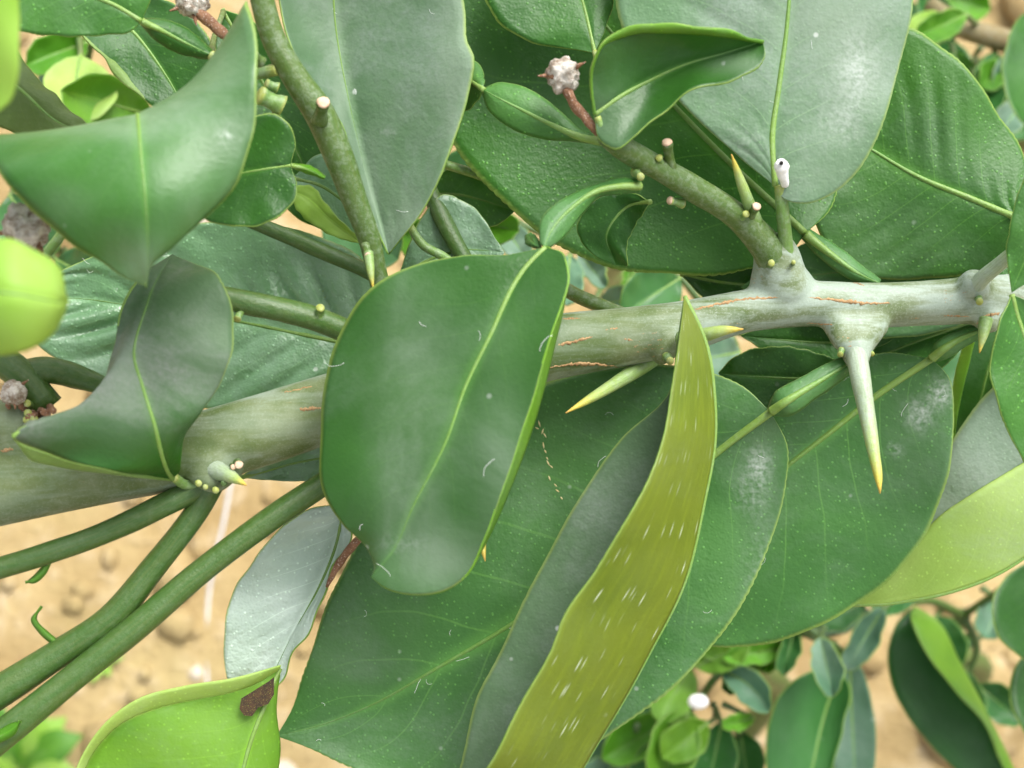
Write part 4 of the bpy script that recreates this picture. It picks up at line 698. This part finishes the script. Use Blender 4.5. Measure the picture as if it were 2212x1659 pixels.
# ------------------------------------------------------------------ neighbours behind
def sapling(label, root, top, spec, group='citrus saplings', twigs=(), wood=None):
    rt = np.array(root); t = thing('citrus_sapling', label, 'sapling', rt, group)
    a = P(*top)
    tube('main_stem', t, [(*rt, .006), (*(rt*.7 + a*.3 + (.01, .006, 0)), .005), (*(rt*.3 + a*.7 - (.006, 0, 0)), .004), (*a, .0026)], SHOOTD, n=40, k=10, world=True)
    for tw in twigs: tube('branch', t, tw, wood or SHOOTD, n=24, k=8)
    for s in spec: sleaf(t, *s[0], **s[1])
    return t
def gnd(x, y):
    g = G(x, y); g[2] = gz(g[0], g[1]) - .004; return g
L_ = lambda *a, **k: (a, k)
D = 33
sapling('small citrus sapling with blurred glossy leaves and a white bud below the lime leaf', gnd(1640, 1560), (1720, 1330, 30), [
    L_((1835, 1410, 32), (1850, 1760, 31.5), 48, FARB, stem=(1800, 1390, 31.5), fold=.2),
    L_((1772, 1375, 30), (1800, 1505, 28.8), 32, FARB, stem=(1780, 1350, 30), fold=.6),
    L_((1560, 1450, 31), (1660, 1540, 30), 34, FARB, stem=(1540, 1420, 31), bend=-16, fold=.4),
    L_((1500, 1440, 31), (1620, 1385, 30.5), 40, YOUNG, stem=(1560, 1430, 31), fold=.3, under=True),
    L_((1700, 1400, 31), (1560, 1420, 30.5), 26, YOUNG, stem=(1720, 1385, 31), fold=.3),
    L_((1630, 1550, 30.6), (1560, 1570, 30), 18, YOUNG, stem=(1560, 1520, 31), fold=.2),
    L_((1490, 1530, 31.5), (1420, 1700, 30.5), 56, YOUNG, stem=(1520, 1500, 31), fold=.7, under=True),
    L_((1560, 1560, 32), (1520, 1740, 31.5), 50, FARS, stem=(1540, 1520, 31.5), fold=.5),
    L_((1460, 1550, 33), (1300, 1640, 32), 46, YOUNG, stem=(1500, 1520, 32), fold=.5),
    L_((1440, 1500, 33), (1300, 1570, 33), 34, FARS, stem=(1500, 1500, 32), fold=.4),
    L_((1740, 1370, 33), (1640, 1330, 33), 36, FARS, stem=(1760, 1380, 32), fold=.4),
    L_((1700, 1360, 33.5), (1880, 1320, 33.5), 34, FARB, stem=(1720, 1360, 32), fold=.3),
    L_((1480, 1400, 34), (1380, 1500, 33.5), 44, FARS, stem=(1520, 1420, 33), fold=.4),
    L_((1350, 1640, 33), (1230, 1720, 32), 40, FARB, stem=(1400, 1600, 33), fold=.4),
    L_((1720, 1350, 31), (1690, 1460, 30.5), 22, FARS, stem=(1730, 1345, 31), fold=.4),
], twigs=[[(1720, 1340, 9, 31), (1650, 1400, 9), (1560, 1450, 9, 31), (1510, 1510, 8), (1400, 1600, 6, 33)], [(1720, 1340, 9, 31), (1790, 1390, 9, 31), (1830, 1430, 8, 31.2)]])
T2 = bpy.context.scene.objects['citrus_sapling.001']
for a_ in (((1490, 1440, 32), (1420, 1560, 31), 48, YOUNG, True), ((1460, 1600, 33), (1370, 1720, 32), 50, FARS, False), ((1600, 1580, 32.5), (1620, 1720, 32), 42, FARS, False), ((1640, 1440, 31.5), (1560, 1490, 31), 30, FARS, False),
           ((1620, 1400, 31.5), (1500, 1390, 31), 34, FARS, True), ((1530, 1560, 31), (1430, 1640, 30.4), 44, YOUNG, True), ((1360, 1590, 33.4), (1270, 1680, 33), 46, FARB, False),
           ((1580, 1600, 33), (1500, 1720, 32.6), 52, DEEP, False), ((1700, 1380, 31.4), (1640, 1450, 31), 28, YOUNG, True), ((1540, 1380, 33.5), (1440, 1420, 33), 40, FARB, False), ((1910, 1310, 31.5), (1826, 1450, 31), 30, FARB, False), ((1870, 1300, 33), (1760, 1350, 32), 34, FARS, False),
           ((1830, 1470, 32.4), (1815, 1720, 32), 48, DEEP, False)):
    sleaf(T2, *a_[:4], fold=.45, under=a_[4], stem=(a_[0][0] + 16, a_[0][1] - 22, 32))
leaf(T2, [(1815, 1448, 31), (1740, 1455, 30.6), (1682, 1508), (1655, 1600, 30.2), (1660, 1700), (1720, 1850, 30)], [(1815, 1448, 31), (1782, 1540, 31), (1757, 1650), (1720, 1850, 30)], [(1815, 1448, 31), (1838, 1490, 30.6), (1818, 1570), (1796, 1660, 30.2), (1720, 1850, 30)], FARS, nt=60, ns=9, rib=.0006)
import bmesh as _bm
bV = IV; ob = build('flower_bud', [P(1508, 1516, 30) + v * np.array((30, 22, 22)) * PX(30) for v in IV], IF, T2, [WHITE]); ob.modifiers.new('s', 'SUBSURF').levels = 2; ob.modifiers['s'].render_levels = 2
sapling('small citrus sapling with long dark leaf showing a yellow-green folded strip', gnd(2120, 1500), (2080, 1330, 36), [
    L_((2020, 1330, 35), (2060, 1450, 34), 48, FARS, stem=(2040, 1310, 36), fold=.5),
    L_((1985, 1270, 34), (1880, 1310, 33), 36, FARS, stem=(2010, 1270, 35), fold=.5),
    L_((2160, 1290, 36), (2130, 1380, 35), 36, FARB, stem=(2120, 1270, 36), fold=.4),
    L_((2250, 1200, 28), (2260, 1440, 27), 100, DEEP, stem=(2300, 1200, 29), fold=.7, bend=10),
    L_((2260, 1370, 29), (2330, 1640, 28), 110, DEEP, stem=(2300, 1300, 30), fold=.6),
    L_((2110, 1480, 37), (2210, 1560, 36), 38, FARS, stem=(2090, 1450, 37), fold=.4),
    L_((2110, 1380, 37), (2030, 1400, 36), 22, FARS, stem=(2120, 1360, 37), fold=.3),
    L_((2085, 1450, 36), (2110, 1580, 35), 30, FARS, stem=(2085, 1430, 37), fold=.3),
], twigs=[[(2080, 1330, 10, 36), (2020, 1300, 9, 35), (1970, 1300, 8, 33.5)], [(2080, 1330, 10, 36), (2110, 1400, 8), (2085, 1470, 7, 37)], [(2080, 1330, 9, 36), (2200, 1250, 9, 34), (2300, 1200, 9, 29), (2300, 1310, 8, 30)]])
T3 = bpy.context.scene.objects['citrus_sapling.002']
leaf(T3, [(1975, 1310, 33.5), (1935, 1350, 33), (1918, 1420), (1935, 1500, 32.6), (1985, 1580), (2065, 1665), (2150, 1740, 32), (2240, 1800, 32)], [(1975, 1310, 33.5), (2030, 1350, 32.8), (2070, 1425), (2112, 1500, 32.4), (2140, 1560), (2185, 1660, 32), (2240, 1800, 32)], [(1975, 1310, 33.5), (1972, 1350, 31.8), (2012, 1425, 31.4), (2062, 1492), (2118, 1560, 31.2), (2160, 1640), (2195, 1710), (2240, 1800, 32)], FARS, nt=70, ns=9, crease=.7, rib=0)
sapling('citrus sapling with a bare brown branch and blurred leaves above the puckered leaf', gnd(2280, 200), (2260, 100, 36), [
    L_((2040, 30, 33), (1950, 110, 31), 40, LIMEY, stem=(2080, 40, 34), fold=.3),
    L_((2090, 30, 32), (1980, 80, 30.5), 30, YOUNG, stem=(2110, 60, 34), fold=.6),
    L_((2060, 110, 35), (2110, 220, 34), 30, YOUNG, stem=(2060, 90, 35), fold=.3),
    L_((2150, 110, 34), (2130, 250, 33), 38, FARS, stem=(2140, 80, 35), fold=.5),
    L_((2225, 20, 31), (2235, 280, 29), 62, DEEP, stem=(2260, 40, 33), fold=.6),
    L_((2215, 210, 33), (2160, 290, 32), 32, FARB, stem=(2225, 180, 34), fold=.4),
    L_((2000, 20, 36), (1900, 100, 35), 60, FARS, stem=(2060, 20, 36), fold=.4),
    L_((2020, 80, 37), (2060, 220, 37), 62, FARS, stem=(2060, 60, 36), fold=.4),
    L_((2100, 130, 38), (2220, 300, 38), 70, FARS, stem=(2120, 100, 37), fold=.4),
    L_((1990, -20, 35), (2060, 90, 34.5), 36, FARS, stem=(2030, -20, 36), fold=.4),
    L_((2170, 130, 34), (2120, 190, 33), 30, YOUNG, stem=(2180, 110, 35), fold=.4),
    L_((2100, 160, 34), (2180, 240, 33.6), 34, FARS, stem=(2110, 130, 35), fold=.4),
    L_((2200, 110, 34), (2150, 200, 33.5), 26, FARB, stem=(2220, 100, 35), fold=.4),
    L_((2030, -10, 38), (2140, 20, 38), 40, YOUNG, stem=(2030, -30, 38), fold=.4),
], twigs=[[(2260, 105, 30, 36), (2160, 85, 26, 34), (2060, 50, 22, 33.5), (2010, 10, 18, 34)], [(2260, 100, 12, 36), (2240, 170, 10, 34), (2240, 60, 8, 33)]], wood=BROWN)
sapling('citrus sapling with backlit lime green leaves behind the dark leaves', gnd(40, 250), (120, 200, 30), [
    L_((175, 120, 25), (150, 265, 23.5), 90, LIMEY, stem=(170, 80, 27), fold=.5, under=True, wr=.8),
    L_((330, 250, 25), (130, 195, 23), 60, YOUNG, stem=(340, 260, 27), fold=.5, under=True),
    L_((190, 90, 27), (55, 140, 26), 44, YOUNG, stem=(200, 80, 28), fold=.4),
    L_((80, 90, 28), (160, 160, 27), 34, LIMEY, stem=(120, 100, 29), fold=.3),
    L_((170, 150, 29), (90, 200, 28), 44, FARB, stem=(180, 170, 30), fold=.3),
    L_((120, 560, 24), (230, 620, 23), 60, FARS, stem=(120, 540, 26), fold=.4),
    L_((160, 560, 25), (200, 650, 24), 40, YOUNG, stem=(140, 540, 26), fold=.4),
    L_((20, 420, 26), (100, 560, 25), 80, FARS, stem=(40, 400, 27), fold=.4),
    L_((220, 240, 30), (90, 330, 30), 90, FARS, stem=(200, 220, 30), fold=.4),
], twigs=[[(120, 200, 10, 30), (180, 150, 9, 29), (200, 80, 8, 28)], [(120, 200, 10, 30), (60, 330, 9, 28), (60, 420, 8, 27), (130, 545, 7, 26)], [(120, 200, 10, 30), (260, 260, 8, 28), (340, 260, 7, 27)]])
sapling('low citrus sapling glimpsed through the gap above the grey stem', gnd(1350, 560), (1340, 560, 30), [
    L_((1470, 600, 26), (1345, 680, 25), 60, FARS, stem=(1440, 570, 28), fold=.4),
    L_((1250, 545, 26), (1310, 620, 25), 22, FARB, stem=(1250, 530, 28), fold=.3),
    L_((1230, 550, 25), (1225, 660, 24), 34, FARB, stem=(1240, 530, 28), fold=.2),
    L_((1290, 660, 27), (1400, 640, 26), 36, FARB, stem=(1300, 620, 28), fold=.2),
    L_((1375, 560, 28), (1340, 640, 27.5), 12, YOUNG, stem=(1380, 560, 29), fold=.2),
    L_((1080, 480, 26), (1140, 560, 25), 34, FARB, stem=(1120, 480, 28), fold=.2),
    L_((1000, 470, 24), (1120, 500, 23), 40, YOUNG, stem=(1100, 470, 28), fold=.3),
    L_((1600, 760, 26), (1500, 780, 25), 60, FARB, stem=(1560, 700, 28), fold=.3),
    L_((2090, 720, 28), (2150, 1000, 27), 120, FARS, stem=(2060, 700, 29), fold=.4),
    L_((2040, 1100, 27), (2200, 1000, 27), 90, FARB, stem=(2100, 900, 29), fold=.4),
    L_((940, 360, 24), (1080, 440, 23), 90, FARS, stem=(1000, 380, 28), fold=.4),
    L_((700, 460, 24), (860, 560, 23), 80, FARS, stem=(860, 460, 28), fold=.4),
    L_((1000, 560, 25), (860, 500, 24), 50, YOUNG, stem=(1000, 540, 28), fold=.4),
], twigs=[[(1340, 560, 10, 30), (1240, 530, 8, 28), (1110, 475, 8, 28), (1000, 380, 7, 28), (860, 460, 6, 28)], [(1340, 560, 10, 30), (1440, 570, 8, 28), (1560, 700, 8, 28), (1900, 720, 8, 29), (2060, 700, 7, 29), (2100, 900, 6, 29)]])
# ------------------------------------------------------------------ on the ground
def gp(x, y, h): q = G(x, y); return (q[0], q[1], gz(q[0], q[1]) + h * .1, .0009)
tw = tube('twine', None, [gp(520, 900, .004), gp(492, 1020, .004), gp(474, 1120, .004), gp(448, 1230, .005), gp(434, 1350, .004), gp(432, 1460, .004), gp(425, 1600, .004), gp(436, 1760, .004)], PLASTIC, n=60, k=8, world=True)
tw['label'] = 'white plastic twine lying on the tan soil'; tw['category'] = 'twine'
def weed(x, y, s, label, seed):
    rng = np.random.RandomState(seed); g = G(x, y); g[2] = gz(g[0], g[1]); t = thing('weed', label, 'weed', g, 'weeds on the soil')
    for k in range(9):
        a = k * 2.4 + rng.rand(); l = s * rng.uniform(.6, 1.1); d = np.array((math.cos(a), math.sin(a), .35)); n_ = np.array((-math.sin(a), math.cos(a), 0))
        M = [g + d * l * t_ + (0, 0, l * .25 * math.sin(t_ * 3)) for t_ in (0, .35, .7, 1)]; wd = [.02, .22, .2, 0]
        leaf(t, [m - n_ * l * q for m, q in zip(M, wd)], M, [m + n_ * l * q for m, q in zip(M, wd)], LIMEY if k % 3 else YOUNG, nt=14, ns=3, raw=True, rib=.0004, wob=.0004)
weed(30, 1660, .036, 'pale green weed rosette under the long lower shoots', 1); weed(215, 1420, .012, 'tiny weed seedling on soil between shoots and lime leaf', 2)
for o in bpy.data.objects:
    if '_o' in o: del o['_o']
